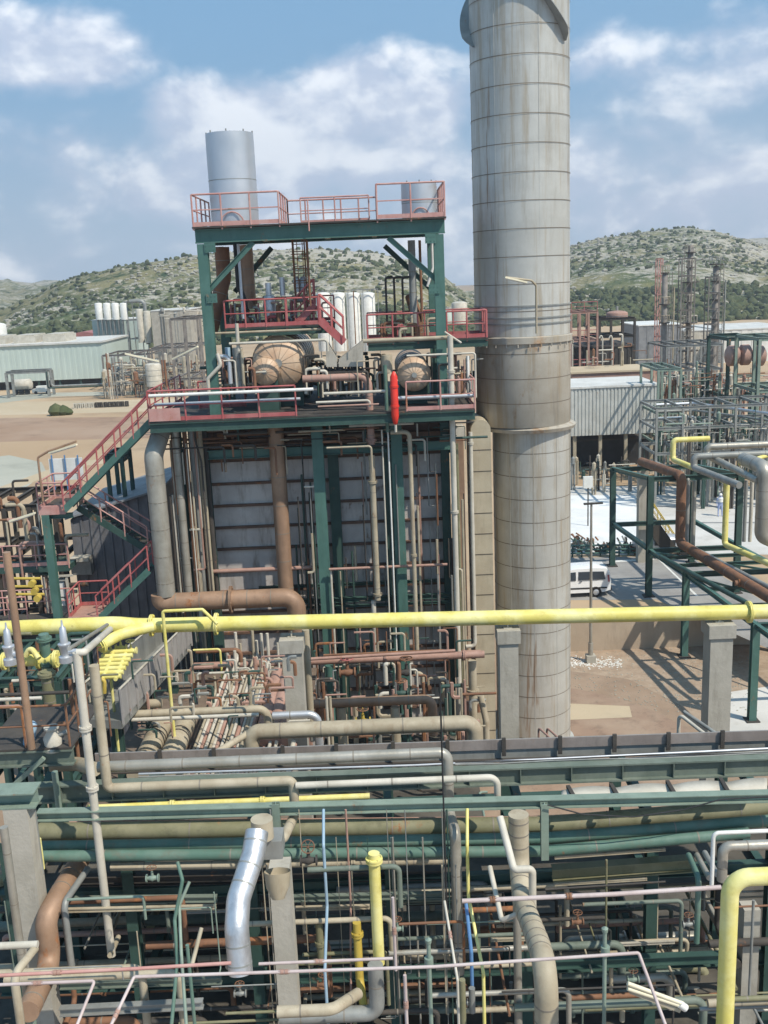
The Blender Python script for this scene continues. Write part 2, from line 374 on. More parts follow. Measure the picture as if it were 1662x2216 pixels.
# round pad by the stack
pc = Vector((4.8, 40.5, 0)); b = MB(); n = 64
b.add([(pc.x+9.2*math.cos(2*math.pi*i/n), pc.y+9.2*math.sin(2*math.pi*i/n), .12) for i in range(n)] + [(pc.x+9.2*math.cos(2*math.pi*i/n), pc.y+9.2*math.sin(2*math.pi*i/n), 0) for i in range(n)],
      [list(range(n))]+[(i, i+n, (i+1) % n+n, (i+1) % n) for i in range(n)])
b.build('pavement', 'pad', kind='structure')
gpoly('pavement_patch', [(1180, 1520), (1362, 1528), (1368, 1552), (1180, 1560)], .126, 'soil_sand')
gpoly('concrete_slab', [(1560, 1500), (1700, 1480), (1760, 1600), (1560, 1600)], .012, 'pale_slab')
gpoly('road', [(1100, 1208), (1380, 1205), (1500, 1208), (1700, 1330), (1700, 1420), (1420, 1297), (1100, 1300)], UZ+.004, 'asphalt')
gpoly('concrete_yard', [(1100, 1052), (1700, 1052), (1760, 1200), (1100, 1200)], UZ+.004, 'pale_slab')
gpoly('bright_slab', [(1100, 1072), (1375, 1072), (1385, 1182), (1100, 1188)], UZ+.008, 'white_slab')
for i, y in enumerate((1095, 1130)):
    gpoly('road_joint', [(1380, y), (1700, y), (1700, y+2), (1380, y+2)], UZ+.012, 'shed_grey')
gpoly('road_marking', [(1420, 1207), (1424, 1207), (1512, 1290), (1506, 1290)], UZ+.012, 'white')
gpoly('road_marking', [(1330, 1213), (1415, 1207), (1416, 1211), (1331, 1217)], UZ+.012, 'white')
gpoly('soil_band', [(-60, 905), (330, 902), (330, 948), (150, 952), (-60, 958)], UZ+.004, 'soil_red')
gpoly('soil_band', [(-60, 872), (420, 862), (420, 888), (-60, 900)], UZ+.004, 'soil_sand')
gpoly('road', [(-100, 1000), (-100, 1110), (60, 1052), (100, 1020), (90, 1000), (20, 985)], UZ+.006, 'road_green')
gpoly('road', [(-100, 862), (100, 850), (330, 846), (330, 853), (120, 858), (-100, 884)], UZ+.010, 'road_green')
gpoly('track', [(-60, 1075), (150, 1000), (250, 990), (250, 1000), (150, 1012), (-60, 1095)], UZ+.008, 'soil_sand')
# ---------------------------------------------------------------- hills
def hillmat():
    m = bpy.data.materials.new('hill'); m.use_nodes = True; t = m.node_tree; t.nodes.clear()
    o = N('ShaderNodeOutputMaterial', nt=t); b = N('ShaderNodeBsdfDiffuse', nt=t); L(b.outputs[0], o.inputs[0], t)
    g = N('ShaderNodeNewGeometry', nt=t)
    def nz(s, d, r=.6):
        n = N('ShaderNodeTexNoise', nt=t); n.inputs['Scale'].default_value = s; n.inputs['Detail'].default_value = d; n.inputs['Roughness'].default_value = r
        L(g.outputs['Position'], n.inputs['Vector'], t); return n.outputs['Fac']
    def rmp(v, lo, hi):
        mr = N('ShaderNodeMapRange', nt=t, interpolation_type='SMOOTHSTEP'); mr.inputs[1].default_value = lo; mr.inputs[2].default_value = hi
        L(v, mr.inputs[0], t); return mr.outputs[0]
    def mix(f, a, c):
        x = N('ShaderNodeMix', nt=t, data_type='RGBA'); L(f, x.inputs[0], t)
        for i, s in ((6, a), (7, c)):
            if isinstance(s, tuple): x.inputs[i].default_value = (*s, 1)
            else: L(s, x.inputs[i], t)
        return x.outputs[2]
    base = mix(rmp(nz(.012, 5), .42, .6), (.115, .14, .065), (.25, .225, .12))
    base = mix(rmp(nz(.10, 5, .7), .48, .62), base, (.045, .075, .032))
    base = mix(math_('MULTIPLY', rmp(nz(.02, 4), .52, .62, ), .7, nt=t), base, (.30, .27, .13))
    sp = N('ShaderNodeSeparateXYZ', nt=t); L(g.outputs['Position'], sp.inputs[0], t)
    rk = math_('ADD', nz(.18, 6, .75), math_('ADD', math_('MULTIPLY', nz(.009, 3), .55, nt=t), math_('MULTIPLY', sp.outputs['Z'], .0028, nt=t), nt=t), nt=t)
    base = mix(rmp(rk, .78, .93), base, (.45, .42, .35))
    L(base, b.inputs[0], t)
    bp = N('ShaderNodeBump', nt=t); bp.inputs['Strength'].default_value = .8; bp.inputs['Distance'].default_value = 3
    L(nz(.2, 6, .7), bp.inputs['Height'], t); L(bp.outputs[0], b.inputs['Normal'], t)
    MATS['hill'] = m
hillmat()
def interp(prof, x):
    if x <= prof[0][0]: return prof[0][1]
    for (a, b_), (c, d) in zip(prof, prof[1:]):
        if x <= c:
            t = (x-a)/(c-a); t = t*t*(3-2*t)*.5+t*.5; return b_+(d-b_)*t
    return prof[-1][1]
def hill(name, prof, Y0, Yr, Y1, xa, xb, na, nr, amp):
    # prof: ridge outline; heights are true heights at the ridge distance
    pr = [(P(x, y, Yr).x/Yr, P(x, y, Yr).z) for x, y in prof]; pr.sort()
    a0 = (xa-831)/F; a1 = (xb-831)/F; vs = []
    for j in range(nr+1):
        Y = Y0 + (Y1-Y0)*j/nr; s = (Y-Y0)/(Yr-Y0)
        for i in range(na+1):
            a = a0+(a1-a0)*i/na; h = interp(pr, a); X = a*Y
            if s <= 1: k = s**.85*(1-.25*math.sin(math.pi*s)*0)
            else: k = max(0, 1-(s-1)**1.6*1.1)
            z = UZ + (h-UZ)*k
            q = Vector((X, Y, 0)); nn = noise.fractal(q*.012, 1, 2.1, 5)+.35*noise.fractal(q*.06, .9, 2.1, 3)
            z += amp*nn*min(1, s*2.5)*(1 if abs(s-1) > .12 else .35) - .8
            vs.append((X, Y, z))
    fs = [(j*(na+1)+i, j*(na+1)+i+1, (j+1)*(na+1)+i+1, (j+1)*(na+1)+i) for j in range(nr) for i in range(na)]
    b = MB(); b.add(vs, fs, smooth=True); o = b.build(name, 'hill', kind='structure'); return vs, na, nr
HL = [(-900, 760), (-300, 730), (0, 668), (60, 642), (130, 608), (200, 588), (300, 568), (430, 549), (560, 538), (700, 534), (800, 540), (880, 556), (950, 590), (1010, 640), (1080, 690), (1200, 740)]
HR = [(700, 735), (900, 700), (1010, 640), (1120, 575), (1235, 532), (1300, 513), (1400, 500), (1480, 494), (1540, 500), (1600, 515), (1662, 530), (1800, 560), (2200, 640)]
HF = [(-1200, 590), (-200, 588), (0, 601), (60, 612), (120, 605), (200, 640), (400, 690), (1000, 690), (1400, 540), (1570, 518), (1662, 516), (1900, 512), (2600, 560)]
h1 = hill('hill', HL, 330, 560, 760, -1000, 1200, 260, 90, 4)
h2 = hill('hill', HR, 345, 700, 950, 640, 2300, 240, 90, 5)
h3 = hill('hill', HF, 700, 1300, 1700, -1400, 2700, 160, 40, 12)
# scrub on the hills: small leafy clumps
M('scrub', (.065, .082, .038), (.115, .125, .062), rough=.9, dirt=.3, scale=.3, bump=0, streak=1, spec=.05)
M('rock', (.30, .285, .235), (.38, .36, .30), rough=.9, dirt=.4, scale=.3, bump=.3, streak=1, spec=.1)
ico = bmesh.new(); bmesh.ops.create_icosphere(ico, subdivisions=1, radius=1)
IV = [v.co.copy() for v in ico.verts]; IF = [[v.index for v in f.verts] for f in ico.faces]; ico.free()
def scatter(name, src, count, mat, rmin, rmax, jmax, cond, flat=.8, kind='stuff', label=None, cat=None, seed=1):
    rnd = random.Random(seed); vs, na, nr = src; b = MB(); c = 0; tries = 0
    while c < count and tries < count*12:
        tries += 1
        i = rnd.randrange(na); j = rnd.randrange(int(nr*jmax)); k = j*(na+1)+i
        p = Vector(vs[k]).lerp(Vector(vs[k+1]), rnd.random()).lerp(Vector(vs[k+na+1]), rnd.random())
        if not cond(p, rnd): continue
        r = rnd.uniform(rmin, rmax); sq = rnd.uniform(.7, 1.3)
        b.add([p+Vector((v.x*r*sq*rnd.uniform(.75, 1.2), v.y*r*rnd.uniform(.75, 1.2), (v.z+.45)*r*flat*rnd.uniform(.7, 1.25))) for v in IV], IF); c += 1
    b.build(name, mat, kind=kind, label=label, cat=cat)
def nf(s, th): return lambda p, rnd: noise.fractal(p*s, 1, 2, 3) + rnd.uniform(-.25, .25) > th
for i_, (h, c1) in enumerate(((h1, 2300), (h2, 1900))):
    scatter('shrubs', h, c1, 'scrub', .7, 1.7, .68 if i_ == 0 else .62, nf(.015, -.05), label='dark green scrub dotted over the %s hillside' % ('left' if i_ == 0 else 'right'), cat='shrubs', seed=i_)
    scatter('rocks', h, 3200, 'rock', .4, 1.5, .68 if i_ == 0 else .62, lambda p, rnd: noise.fractal((p+Vector((300, 0, 0)))*.012, 1, 2, 3)+p.z*.006 + rnd.uniform(-.3, .3) > .12, flat=.5, label='pale limestone boulders on the %s hillside' % ('left' if i_ == 0 else 'right'), cat='rocks', seed=i_+9)
    scatter('bushes', h, 3000, 'scrub', .8, 1.9, .14, lambda p, rnd: True, flat=1.0, label='thick green bushes along the foot of the %s hill' % ('left' if i_ == 0 else 'right'), cat='bushes', seed=i_+19)
# ================================================================ FAR BUILDINGS
def Bx(b, x0, y0, x1, y1, Y, dep, k=None):
    """box whose front shows between pixels (x0,y0)-(x1,y1) at distance Y, dep deep"""
    a = P(x0, y1, Y); c = P(x1, y0, Y); c2 = P(x0, y0, Y); z1 = (c.z+c2.z)/2
    return b.bb(a.x, P(x1, y1, Y).x, Y, Y+dep, a.z, z1, k)
def ribwall(b, x0, x1, Y, z0, z1, pitch, k=0, k2=None, d=.06):
    x = x0; i = 0
    while x < x1-.01:
        b.bb(x, min(x+pitch*.55, x1), Y-d, Y, z0, z1, k); x += pitch
M('tower_brown', (.17, .155, .14), (.25, .225, .20), rough=.7, dirt=.5)
# mint hall
t = T('warehouse', 'long pale green flat hall with white roof vents at the far left', 'building', (-60, 226, UZ))
xa, xb, Yh = P(-260, 800, 205).x, P(225, 800, 205).x, 205
zt = P(225, 741, 205).z; zb = P(225, 818, 205).z
b = MB(); b.bb(xa, xb, Yh, Yh+22, zb, zt); ribwall(b, xa, xb, Yh, zb, zt, 1.1, d=.05); b.build('wall', 'mint', t)
b = MB(); b.bb(xa-.3, xb+.3, Yh-.4, Yh+22.3, zt, zt+.35); b.build('roof', 'roof_white', t)
for x in range(-30, 600, 60):
    pass
for i in range(12):
    x = xb-.6-i*4.2; MB().bb(x-.3, x, Yh+.2, Yh+.6, UZ, zb).build('column', 'dark_green', t)
MB().bb(xa, xb, Yh+2.5, Yh+3, UZ, zb).build('base_wall', 'dark', t)
for x0, x1 in ((-60, 28), (45, 92), (108, 155)):
    a = P(x0, 750, 212).x; c = P(x1, 750, 212).x; f = MB(); f.bb(a, c, 208, 216, zt+.35, zt+1.7); f.bb(a+.3, c-.3, 208.3, 215.7, zt+1.7, zt+1.95)
    f.build('roof_vent', 'offwhite', t)
t = T('warehouse', 'distant building with a red arched roof behind the pale green hall', 'building', (-60, 250, UZ))
a = P(135, 740, 255); c = P(226, 740, 255); r_ = (c.x-a.x)/2; cx = (a.x+c.x)/2; b = MB(); n = 16
arc = [(cx-r_*math.cos(math.pi*i/n), 255, a.z-1+r_*.62*math.sin(math.pi*i/n)) for i in range(n+1)]
b.add(arc+[(x, 275, z) for x, _, z in arc], [(i, i+1, i+n+2, i+n+1) for i in range(n)]+[list(range(n+1)), list(range(2*n+1, n, -1))]); b.build('roof', 'redroof', t)
MB().bb(a.x+.2, c.x-.2, 255.2, 274.8, UZ, a.z-1.05).build('wall', 'offwhite', t)
def tank(label, x0, x1, y0, y1, Y, mat='white', group=None, dome=.25, seams=0, name='storage_tank', legs=0, ladder=False):
    a = P(x0, y1, Y); c = P(x1, y1, Y); r = (c.x-a.x)/2; z1 = P((x0+x1)/2, y0, Y).z; cx = (a.x+c.x)/2
    t = T(name, label, 'tank', (cx, Y, a.z), group); h = z1-a.z-r*dome
    b = MB(); b.revolve((cx, Y, a.z), (0, 0, 1), [(0, 0), (0, r), (h, r)]+[(h+r*dome*math.sin(q*math.pi/10), r*math.cos(q*math.pi/10)) for q in range(1, 6)], n=24)
    b.build('shell', mat, t)
    if seams:
        for i in range(1, seams):
            z = a.z+h*i/seams; MB().cyl((cx, Y, z-.03), (cx, Y, z+.03), r*1.015, n=24).build('band', 'grey_steel', t)
    MB().cyl((cx, Y, z1-.02), (cx, Y, z1+.5), r*.12, n=8).build('vent', 'grey_steel', t)
    for i in range(legs):
        q = 6.283*(i+.5)/legs; x, y = cx+r*.85*math.cos(q), Y+r*.85*math.sin(q); MB().cyl((x, y, UZ), (x, y, a.z+.05), .12, n=6).build('leg', 'grey_steel', t)
    return t
for i, (x, nm) in enumerate(((208, 'first'), (226, 'second'), (244, 'third'), (262, 'fourth'))):
    tank('%s from left of the four small white silos beyond the pale green hall' % nm, x, x+16, 655, 692, 236, group='white silos on the grey tower', legs=4)
def tower(label, x0, x1, y0, y1, Y, dep, mat, pitch=1.0, roof=None, cols=0, name='building', yb=None, colmat='grey_steel', windows=()):
    a = P(x0, y1, Y); c = P(x1, y1, Y); z1 = P((x0+x1)/2, y0, Y).z; t = T(name, label, 'building', ((a.x+c.x)/2, Y+dep/2, UZ))
    z0 = a.z if cols or yb else UZ
    b = MB(); b.bb(a.x, c.x, Y, Y+dep, z0, z1)
    if pitch: ribwall(b, a.x, c.x, Y, z0, z1, pitch)
    b.build('wall', mat, t)
    MB().bb(a.x-.15, c.x+.15, Y-.15, Y+dep+.15, z1, z1+.18).build('roof', roof or 'roof_white', t)
    for i in range(cols):
        for yy in (Y+.4, Y+dep-.4):
            x = a.x+.4+(c.x-a.x-.8)*i/(cols-1); MB().ibeam((x, yy, UZ), (x, yy, z0), .3, .3, up=(0, 1, 0)).build('column', colmat, t)
    for (wx0, wy0, wx1, wy1) in windows:
        f = MB(); Bx(f, wx0, wy0, wx1, wy1, Y-.12, .08); f.build('window', 'glass', t)
    return t
tower('pale green ribbed tower under the small white silos', 204, 300, 692, 745, 238, 10, 'mint', 2)
tower('grey panelled block right of the small white silos, pipework on its roof', 332, 415, 672, 738, 215, 14, 'concrete', 3)
def frame(label, x0, x1, y0, y1, Y, dep, nx, lv, mat, w=.18, name='steel_frame', cat='steel frame', brace=False, group=None, ground=UZ, rails=None):
    a = P(x0, y1, Y); c = P(x1, y1, Y); z1 = P((x0+x1)/2, y0, Y).z; t = T(name, label, cat, ((a.x+c.x)/2, Y+dep/2, ground), group)
    xs = [a.x+(c.x-a.x)*i/(nx-1) for i in range(nx)]
    for x in xs:
        for yy in (Y, Y+dep): MB().ibeam((x, yy, ground), (x, yy, z1), w, w, up=(0, 1, 0)).build('column', mat, t)
    for l in lv:
        z = ground+(z1-ground)*l
        for yy in (Y, Y+dep): MB().ibeam((xs[0], yy, z), (xs[-1], yy, z), w*.8, w*1.3).build('beam', mat, t)
        for x in xs: MB().ibeam((x, Y, z-.01), (x, Y+dep, z-.01), w*.7, w*1.1).build('cross_beam', mat, t)
        if rails: rail(t, [(xs[0], Y, z+.1), (xs[-1], Y, z+.1)], mat=rails, gap=1.5, toe=False, r=.035)
    if brace:
        for i in range(nx-1):
            for l0, l1 in zip([0]+list(lv), lv):
                z0_, z1_ = ground+(z1-ground)*l0, ground+(z1-ground)*l1
                if i % 2 == 0: MB().bar((xs[i], Y-.02, z0_), (xs[i+1], Y-.02, z1_), .07, .07).build('brace', mat, t)
    return t
frame('slim grey frame with a curved duct right of the white silos', 284, 312, 652, 760, 228, 5, 2, (.5, .75, 1), 'grey_steel')
pipe('grey curved duct arching over the frame beside the white silos', [(280, 652, 227), ('h', 312), ('v', 745)], 4, 'grey_steel')
def clutter(seed, x0, x1, y0, y1, Y, cnt, mats, desc, grp):
    """far process plant: small vessels and short pipe runs, each a thing of its own"""
    rnd = random.Random(seed)
    for i in range(cnt):
        x = rnd.uniform(x0, x1); yb = rnd.uniform((y0+y1)/2, y1); Yq = Y+rnd.uniform(-6, 6); k = rnd.random(); mt = rnd.choice(mats)
        if k < .3:
            h = rnd.uniform(8, 26); w_ = rnd.uniform(3, 8); a = P(x, yb, Yq); r = w_*Yq/F*.7
            b = MB(); z1 = P(x, yb-h, Yq).z; b.revolve((a.x, Yq, a.z), (0, 0, 1), [(0, 0), (.01, r), (z1-a.z-r*.4, r), (z1-a.z, r*.5), (z1-a.z+.1, 0)], n=12)
            for q in (-1, 1): b.cyl((a.x+q*r*.7, Yq, UZ), (a.x+q*r*.7, Yq, a.z+.1), .1, n=5)
            lb = '%s %s vessel among %s' % (CW.get(mt, 'pale'), 'squat' if h < 15 else 'tall', desc)
            if lb not in USED: USED.add(lb); b.build('vessel', [mt], None, lb, 'vessel')
            else:
                if mt not in POOLM: POOLM.append(mt)
                POOL.add(b.v, b.f, POOLM.index(mt), True)
        else:
            ww = rnd.uniform(10, 60); a = P(x, yb, Yq); sp = [(x, yb, Yq), ('h', x+ww)]
            if k > .6: sp += [('v', yb+rnd.uniform(-25, 30))]
            if k > .8: sp += [('h', x+ww+rnd.uniform(-20, 25))]
            if k < .45: sp = [(x, yb-rnd.uniform(12, 40), Yq), ('v', y1+4)]
            rpipe('', sp, rnd.uniform(.7, 1.9), mt)
frame('brown open process frame left of the big drums, far behind the stairs', 228, 330, 768, 838, 196, 12, 4, (.5, 1), 'tower_brown', w=.3)
frame('grey rusty process frame right of the yellow twin lamp, far behind', 335, 432, 752, 838, 188, 12, 5, (.5, 1), 'tower_brown', w=.3)
frame('small rusty frame tucked behind the green post of the boiler top', 372, 436, 690, 742, 130, 9, 3, (.5, 1), 'tower_brown', w=.25)
clutter(3, 222, 430, 735, 834, 186, 150, ['beige', 'grey_steel', 'rusty', 'offwhite', 'clad'], 'the brown plant left of the boiler drums', 'left plant')
clutter(4, 330, 420, 655, 690, 216, 12, ['grey_steel', 'offwhite'], 'the roof of the grey panelled block', 'block roof')
clutter(14, 222, 300, 745, 832, 190, 40, ['grey_steel', 'offwhite', 'dark_green'], 'the plant between the pale green hall and the brown frame', 'hall side')
tank('squat cream tank with banded shell behind the yellow twin lamp', 318, 352, 785, 836, 180, 'offwhite', seams=4)
tank('beige upright tank right of the twin lamp pole', 398, 416, 770, 836, 178, 'beige', seams=3)
tank('white round tank cut by the left picture edge below the hill', -30, 17, 698, 744, 232, 'white')
# tanker and frames by the hall
t = T('tanker_trailer', 'cream tank trailer parked under the frame before the pale green hall', 'trailer', P(48, 845, 196))
a = P(28, 834, 196); c = P(70, 834, 196); rr = 1.15; MB().revolve((a.x, 196, a.z), (1, 0, 0), [(0, 0), (.1, rr*.7), (.4, rr), (c.x-a.x-.4, rr), (c.x-a.x-.1, rr*.7), (c.x-a.x, 0)], n=18).build('tank', 'offwhite', t)
for x in (a.x+.7, a.x+1.8, c.x-.8): MB().cyl((x, 194.9, UZ+.5), (x, 195.3, UZ+.5), .5, n=14).build('wheel', 'rubber', t)
MB().bb(a.x+.3, c.x-.2, 195.2, 196.8, UZ+.8, UZ+1).build('chassis', 'dark', t)
t = T('parked_car', 'tiny white car parked right of the cream tank trailer', 'car', P(80, 848, 196)); a = P(73, 846, 196); b = MB()
b.bb(a.x, a.x+3.6, 195, 196.6, UZ+.3, UZ+.95); b.bb(a.x+.8, a.x+3, 195.1, 196.5, UZ+.95, UZ+1.5); b.build('body', 'white', t)
for x in (a.x+.7, a.x+2.9): MB().cyl((x, 194.95, UZ+.3), (x, 195.2, UZ+.3), .3, n=12).build('wheel', 'rubber', t)
frame('grey portal frame over the tank trailer in front of the pale green hall', 18, 106, 805, 850, 190, 3, 2, (1,), 'grey_steel', w=.45)
pipe('long grey ground pipe running from the pale green hall toward the red stair', [(108, 800, 186), ('v', 836), ('h', 330)], 2.4, 'grey_steel', fl=((0, .5),))
pipe('green pipe alongside the long grey ground run near the hall', [(100, 804, 186.8), ('v', 840), ('h', 330)], 1.6, 'dark_green')
rnd = random.Random(5)
for i in range(13):
    x = 158+i*9.3; a = P(x, 874, 168); b = MB(); d = rnd.uniform(.5, .62)
    b.bb(a.x, a.x+d, 168, 168.6, UZ, UZ+.12); b.bb(a.x, a.x+d*.3, 168, 168.6, UZ+.12, UZ+.75); b.bb(a.x+d*.6, a.x+d, 168, 168.6, UZ+.12, UZ+.75); b.bb(a.x, a.x+d, 168.1, 168.5, UZ+.752, UZ+.87)
    b.build('pallet_stack', 'dark' if i > 4 else 'offwhite', None, '%s stacked pallets lined up on the sand beyond the red stair' % ('dark' if i > 4 else 'pale'), 'pallets', '%s pallets in a row on the sand' % ('dark' if i > 4 else 'pale'))
for x, y, s in ((120, 878, 1.3), (136, 876, 1.1), (146, 877, .8)):
    a = P(x, y, 160); b = MB(); b.revolve((a.x, 160, UZ), (0, 0, 1), [(0, 0), (.01, s*.7), (s*.5, s), (s*1.1, s*.7), (s*1.5, 0)], n=9)
    b.build('shrub', 'scrub', None, 'small dark bush at the left end of the pallet row, %s' % {1.3: 'the largest', 1.1: 'the middle one', .8: 'the smallest'}[s], 'shrub')
# centre far white tanks
for i, (x0, x1) in enumerate(((690, 720), (722, 752), (754, 784), (786, 816))):
    tank('%s from left of the four tall white tanks behind the boiler platforms' % ('first', 'second', 'third', 'fourth')[i], x0, x1, 632, 760, 205, group='tall white tanks')
frame('thin dark access frame standing before the tall white tanks', 688, 818, 628, 640, 203, 2, 5, (1,), 'grey_steel', w=.12)
tank('small white dome tank between the right rail and the stack, far away', 978, 1012, 652, 700, 210, 'offwhite')
tank('low pale tank beside the small white dome tank', 955, 980, 668, 700, 215, 'mint')
# right-hand background
tower('beige ribbed box building raised on columns right of the stack', 1236, 1421, 838, 944, 95, 7.5, 'corrugated', .34, cols=4, colmat='beige')
tower('pale gabled shed with a dark roof edge below the right hill', 1382, 1474, 704, 752, 190, 14, 'shed_grey', 1.5, roof='white')
tower('low blue-white shed at the right edge below the hill', 1560, 1720, 712, 745, 200, 20, 'white', 2.0, roof='roof_white')
tower('flat white roofed shed between the tall columns', 1480, 1560, 716, 746, 205, 14, 'offwhite', 2.0)
tower('dark brown plant hall with grey louvres behind the beige box building', 1236, 1370, 752, 800, 118, 9, 'dark', .5, roof='grating')
tower('long flat pink-brown roof just behind the beige box building', 1238, 1408, 806, 822, 104, 6, 'rust_pink', 0, roof='soil_sand')
frame('rusty red open frame on the brown plant hall beside the stack', 1236, 1292, 676, 800, 117, 6, 4, (.55, .78, 1), 'rust_pink', w=.22, rails='red_paint')
frame('brown open frame right of the rusty red one on the plant hall', 1296, 1372, 690, 800, 119, 6, 4, (.62, .85, 1), 'dark', w=.25)
tank('beige horizontal-banded hopper on top of the brown frame', 1312, 1358, 672, 690, 121, 'rust_pink', seams=2)
for i, x in enumerate((1303, 1324)):
    pipe('%s of the two hooked pale vent pipes before the brown plant hall' % ('left', 'right')[i], [(x-6, 732, 112), (x-2, 724, 112), (x+1, 732, 112), ('v', 795)], 1.6, 'offwhite')
pipe('short hooked white vent pipe right of the two before the brown hall', [(1340, 724, 113), ('h', 1347), ('v', 752)], 2.2, 'offwhite')
clutter(21, 1236, 1375, 700, 800, 112, 18, ['rusty', 'offwhite', 'rust_pink', 'beige'], 'the brown plant hall right of the stack', 'brown hall')
def coltower(label, px, y0, y1, Y, rpx, mat, plats, side=1, col='grey_steel', ladder=True):
    a = P(px, y1, Y); z1 = P(px, y0, Y).z; r = rpx*Y/F; t = T('process_column', label, 'column', (a.x, Y, UZ))
    b = MB(); b.revolve((a.x, Y, UZ), (0, 0, 1), [(0, r*1.25), (1.2, r), (z1-UZ-r*.6, r), (z1-UZ-.1, r*.6), (z1-UZ, 0)], n=16, k=0)
    b.build('shell', [mat, 'seam'], t)
    for y, wd in plats:
        z = P(px, y, Y).z; f = MB(); f.cyl((a.x, Y, z), (a.x, Y, z+.15), wd*Y/F, n=10); f.build('platform', 'dark', t)
        g = MB(); q = wd*Y/F*.95
        pts_ = [Vector((a.x+q*math.cos(6.283*i/10), Y+q*math.sin(6.283*i/10), z+1.1)) for i in range(11)]
        g.tube(pts_, .05, n=5)
        for p_ in pts_[:-1]: g.cyl(p_, p_-Vector((0, 0, 1)), .04, n=5)
        g.build('guard_rail', col, t)
    if ladder:
        g = MB(); x = a.x+side*(r+.35)
        for dx in (-.22, .22): g.cyl((x+dx, Y-.2, UZ+2), (x+dx, Y-.2, z1), .05, n=5)
        zz = UZ+2
        while zz < z1: g.cyl((x-.22, Y-.2, zz), (x+.22, Y-.2, zz), .03, n=4, cap=False); zz += .6
        g.build('ladder', mat, t)
    MB().cyl((a.x+side*(r+.9), Y, UZ), (a.x+side*(r+.9), Y, z1-2), r*.28, n=8).build('riser_pipe', col, t)
    return t
coltower('tallest slender grey process column at the right, platform near its top', 1487, 528, 850, 150, 5.5, 'tower_brown', ((548, 11), (580, 9), (612, 20), (655, 10), (700, 18), (730, 10), (760, 22)), -1, 'offwhite')
coltower('slender brown-grey process column at the far right of the tallest one', 1541, 574, 860, 140, 6.5, 'tower_brown', ((574, 15), (610, 10), (650, 11), (692, 10), (734, 17)), 1, 'grey_steel')
coltower('lower rusty process column left of the tallest one', 1434, 590, 860, 145, 6, 'tower_brown', ((592, 9), (660, 12), (700, 12)), 1, 'beige')
frame('red tipped lattice mast above the rusty process column', 1422, 1432, 560, 700, 150, 1.2, 2, (.3, .45, .6, .75, .88, 1), 'faded_red', w=.14, brace=True, name='lattice_mast', cat='mast')
frame('pale green braced frame at the feet of the tall columns', 1440, 1560, 748, 880, 118, 8, 5, (.45, .72, 1), 'grey_steel', w=.2, brace=True)
frame('green portal frame holding two drums at the right edge', 1572, 1636, 733, 880, 100, 6, 2, (.52, 1), 'dark_green', w=.3)
frame('tall pale green post frame cut by the right edge', 1636, 1720, 733, 930, 92, 6, 3, (.35, .62, 1), 'pale_green', w=.26)
frame('green frame right behind the beige box building', 1422, 1470, 800, 960, 90, 6, 3, (.35, .62, 1), 'pale_green', w=.2, brace=True)
for i, (x0, x1, y) in enumerate(((1582, 1606, 772), (1610, 1632, 770), (1642, 1662, 772))):
    a = P(x0, y, 98); c = P(x1, y, 98); r = 1.0; MB().revolve((a.x, 99, a.z), (1, 0, 0), [(-.3, 0), (-.1, r*.7), (.1, r), (c.x-a.x-.2, r), (c.x-a.x, r*.7), (c.x-a.x+.2, 0)], n=16).build('drum', 'rust_pink', None, '%s of three rusty pale drums on the green frame at the right edge' % ('left', 'middle', 'right')[i], 'drum')
clutter(31, 1425, 1662, 745, 870, 108, 150, ['grey_steel', 'pale_green', 'rusty', 'offwhite', 'rust_pink', 'dark_green'], 'the crowded plant at the far right', 'right plant')
clutter(33, 1425, 1662, 870, 960, 84, 150, ['grey_steel', 'pale_green', 'dark', 'offwhite', 'dark_green'], 'the pipe rack at the far right', 'right rack')
clutter(35, 1236, 1440, 950, 1040, 92, 44, ['dark', 'grey_steel', 'beige', 'dark_green', 'offwhite'], 'the plant under the beige box', 'box building')
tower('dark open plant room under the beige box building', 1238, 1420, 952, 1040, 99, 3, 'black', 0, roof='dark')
for i, y in enumerate((890, 905, 921)):
    pipe('%s of three long grey pipes crossing the rack at the far right' % ('top', 'middle', 'lowest')[i], [(1420, y-14, 88+i), ('h', 1500), (1760, y+18, 74+i)], 3.2-i*.5, ('silver_matte', 'grey_steel', 'offwhite')[i])
pipe('fat white pipe lying behind the yellow loop', [(1418, 908, 86), ('h', 1500)], 5, 'white')
frame('long grey-green pipe rack running across at the far right', 1420, 1760, 878, 960, 80, 5, 7, (.55, .8, 1), 'grey_steel', w=.18, name='pipe_rack', cat='pipe rack')

for i, (x0, x1, y0) in enumerate(((1472, 1500, 560), (1530, 1552, 600))):
    frame('%s brown lattice cage standing round the slender columns' % ('taller' if i == 0 else 'shorter'), x0, x1, y0, 760, 147-8*i, 1.6, 2, (.25, .4, .52, .64, .76, .88, 1), 'tower_brown', w=.13, brace=True, name='lattice_mast', cat='mast')
for i, x in enumerate((300, 316, 420, 436)):
    tank('%s of the pale silos standing round the grey panelled block' % ('leftmost', 'second', 'third', 'rightmost')[i], x, x+15, 668+4*(i % 2), 742, 225, 'offwhite')
rnd = random.Random(61); b = MB()
for i in range(900):
    x = rnd.uniform(1240, 1640); y = rnd.uniform(1400, 1540); p = G(x, y, .01); s = rnd.uniform(.015, .06)
    b.add([p+Vector((v.x*s*rnd.uniform(.6, 1.4), v.y*s, v.z*s*.6)) for v in IV], IF)
b.build('stones', 'rock', None, 'loose small stones strewn over the gravel before the low wall', 'stones', None, 'stuff')
b = MB()
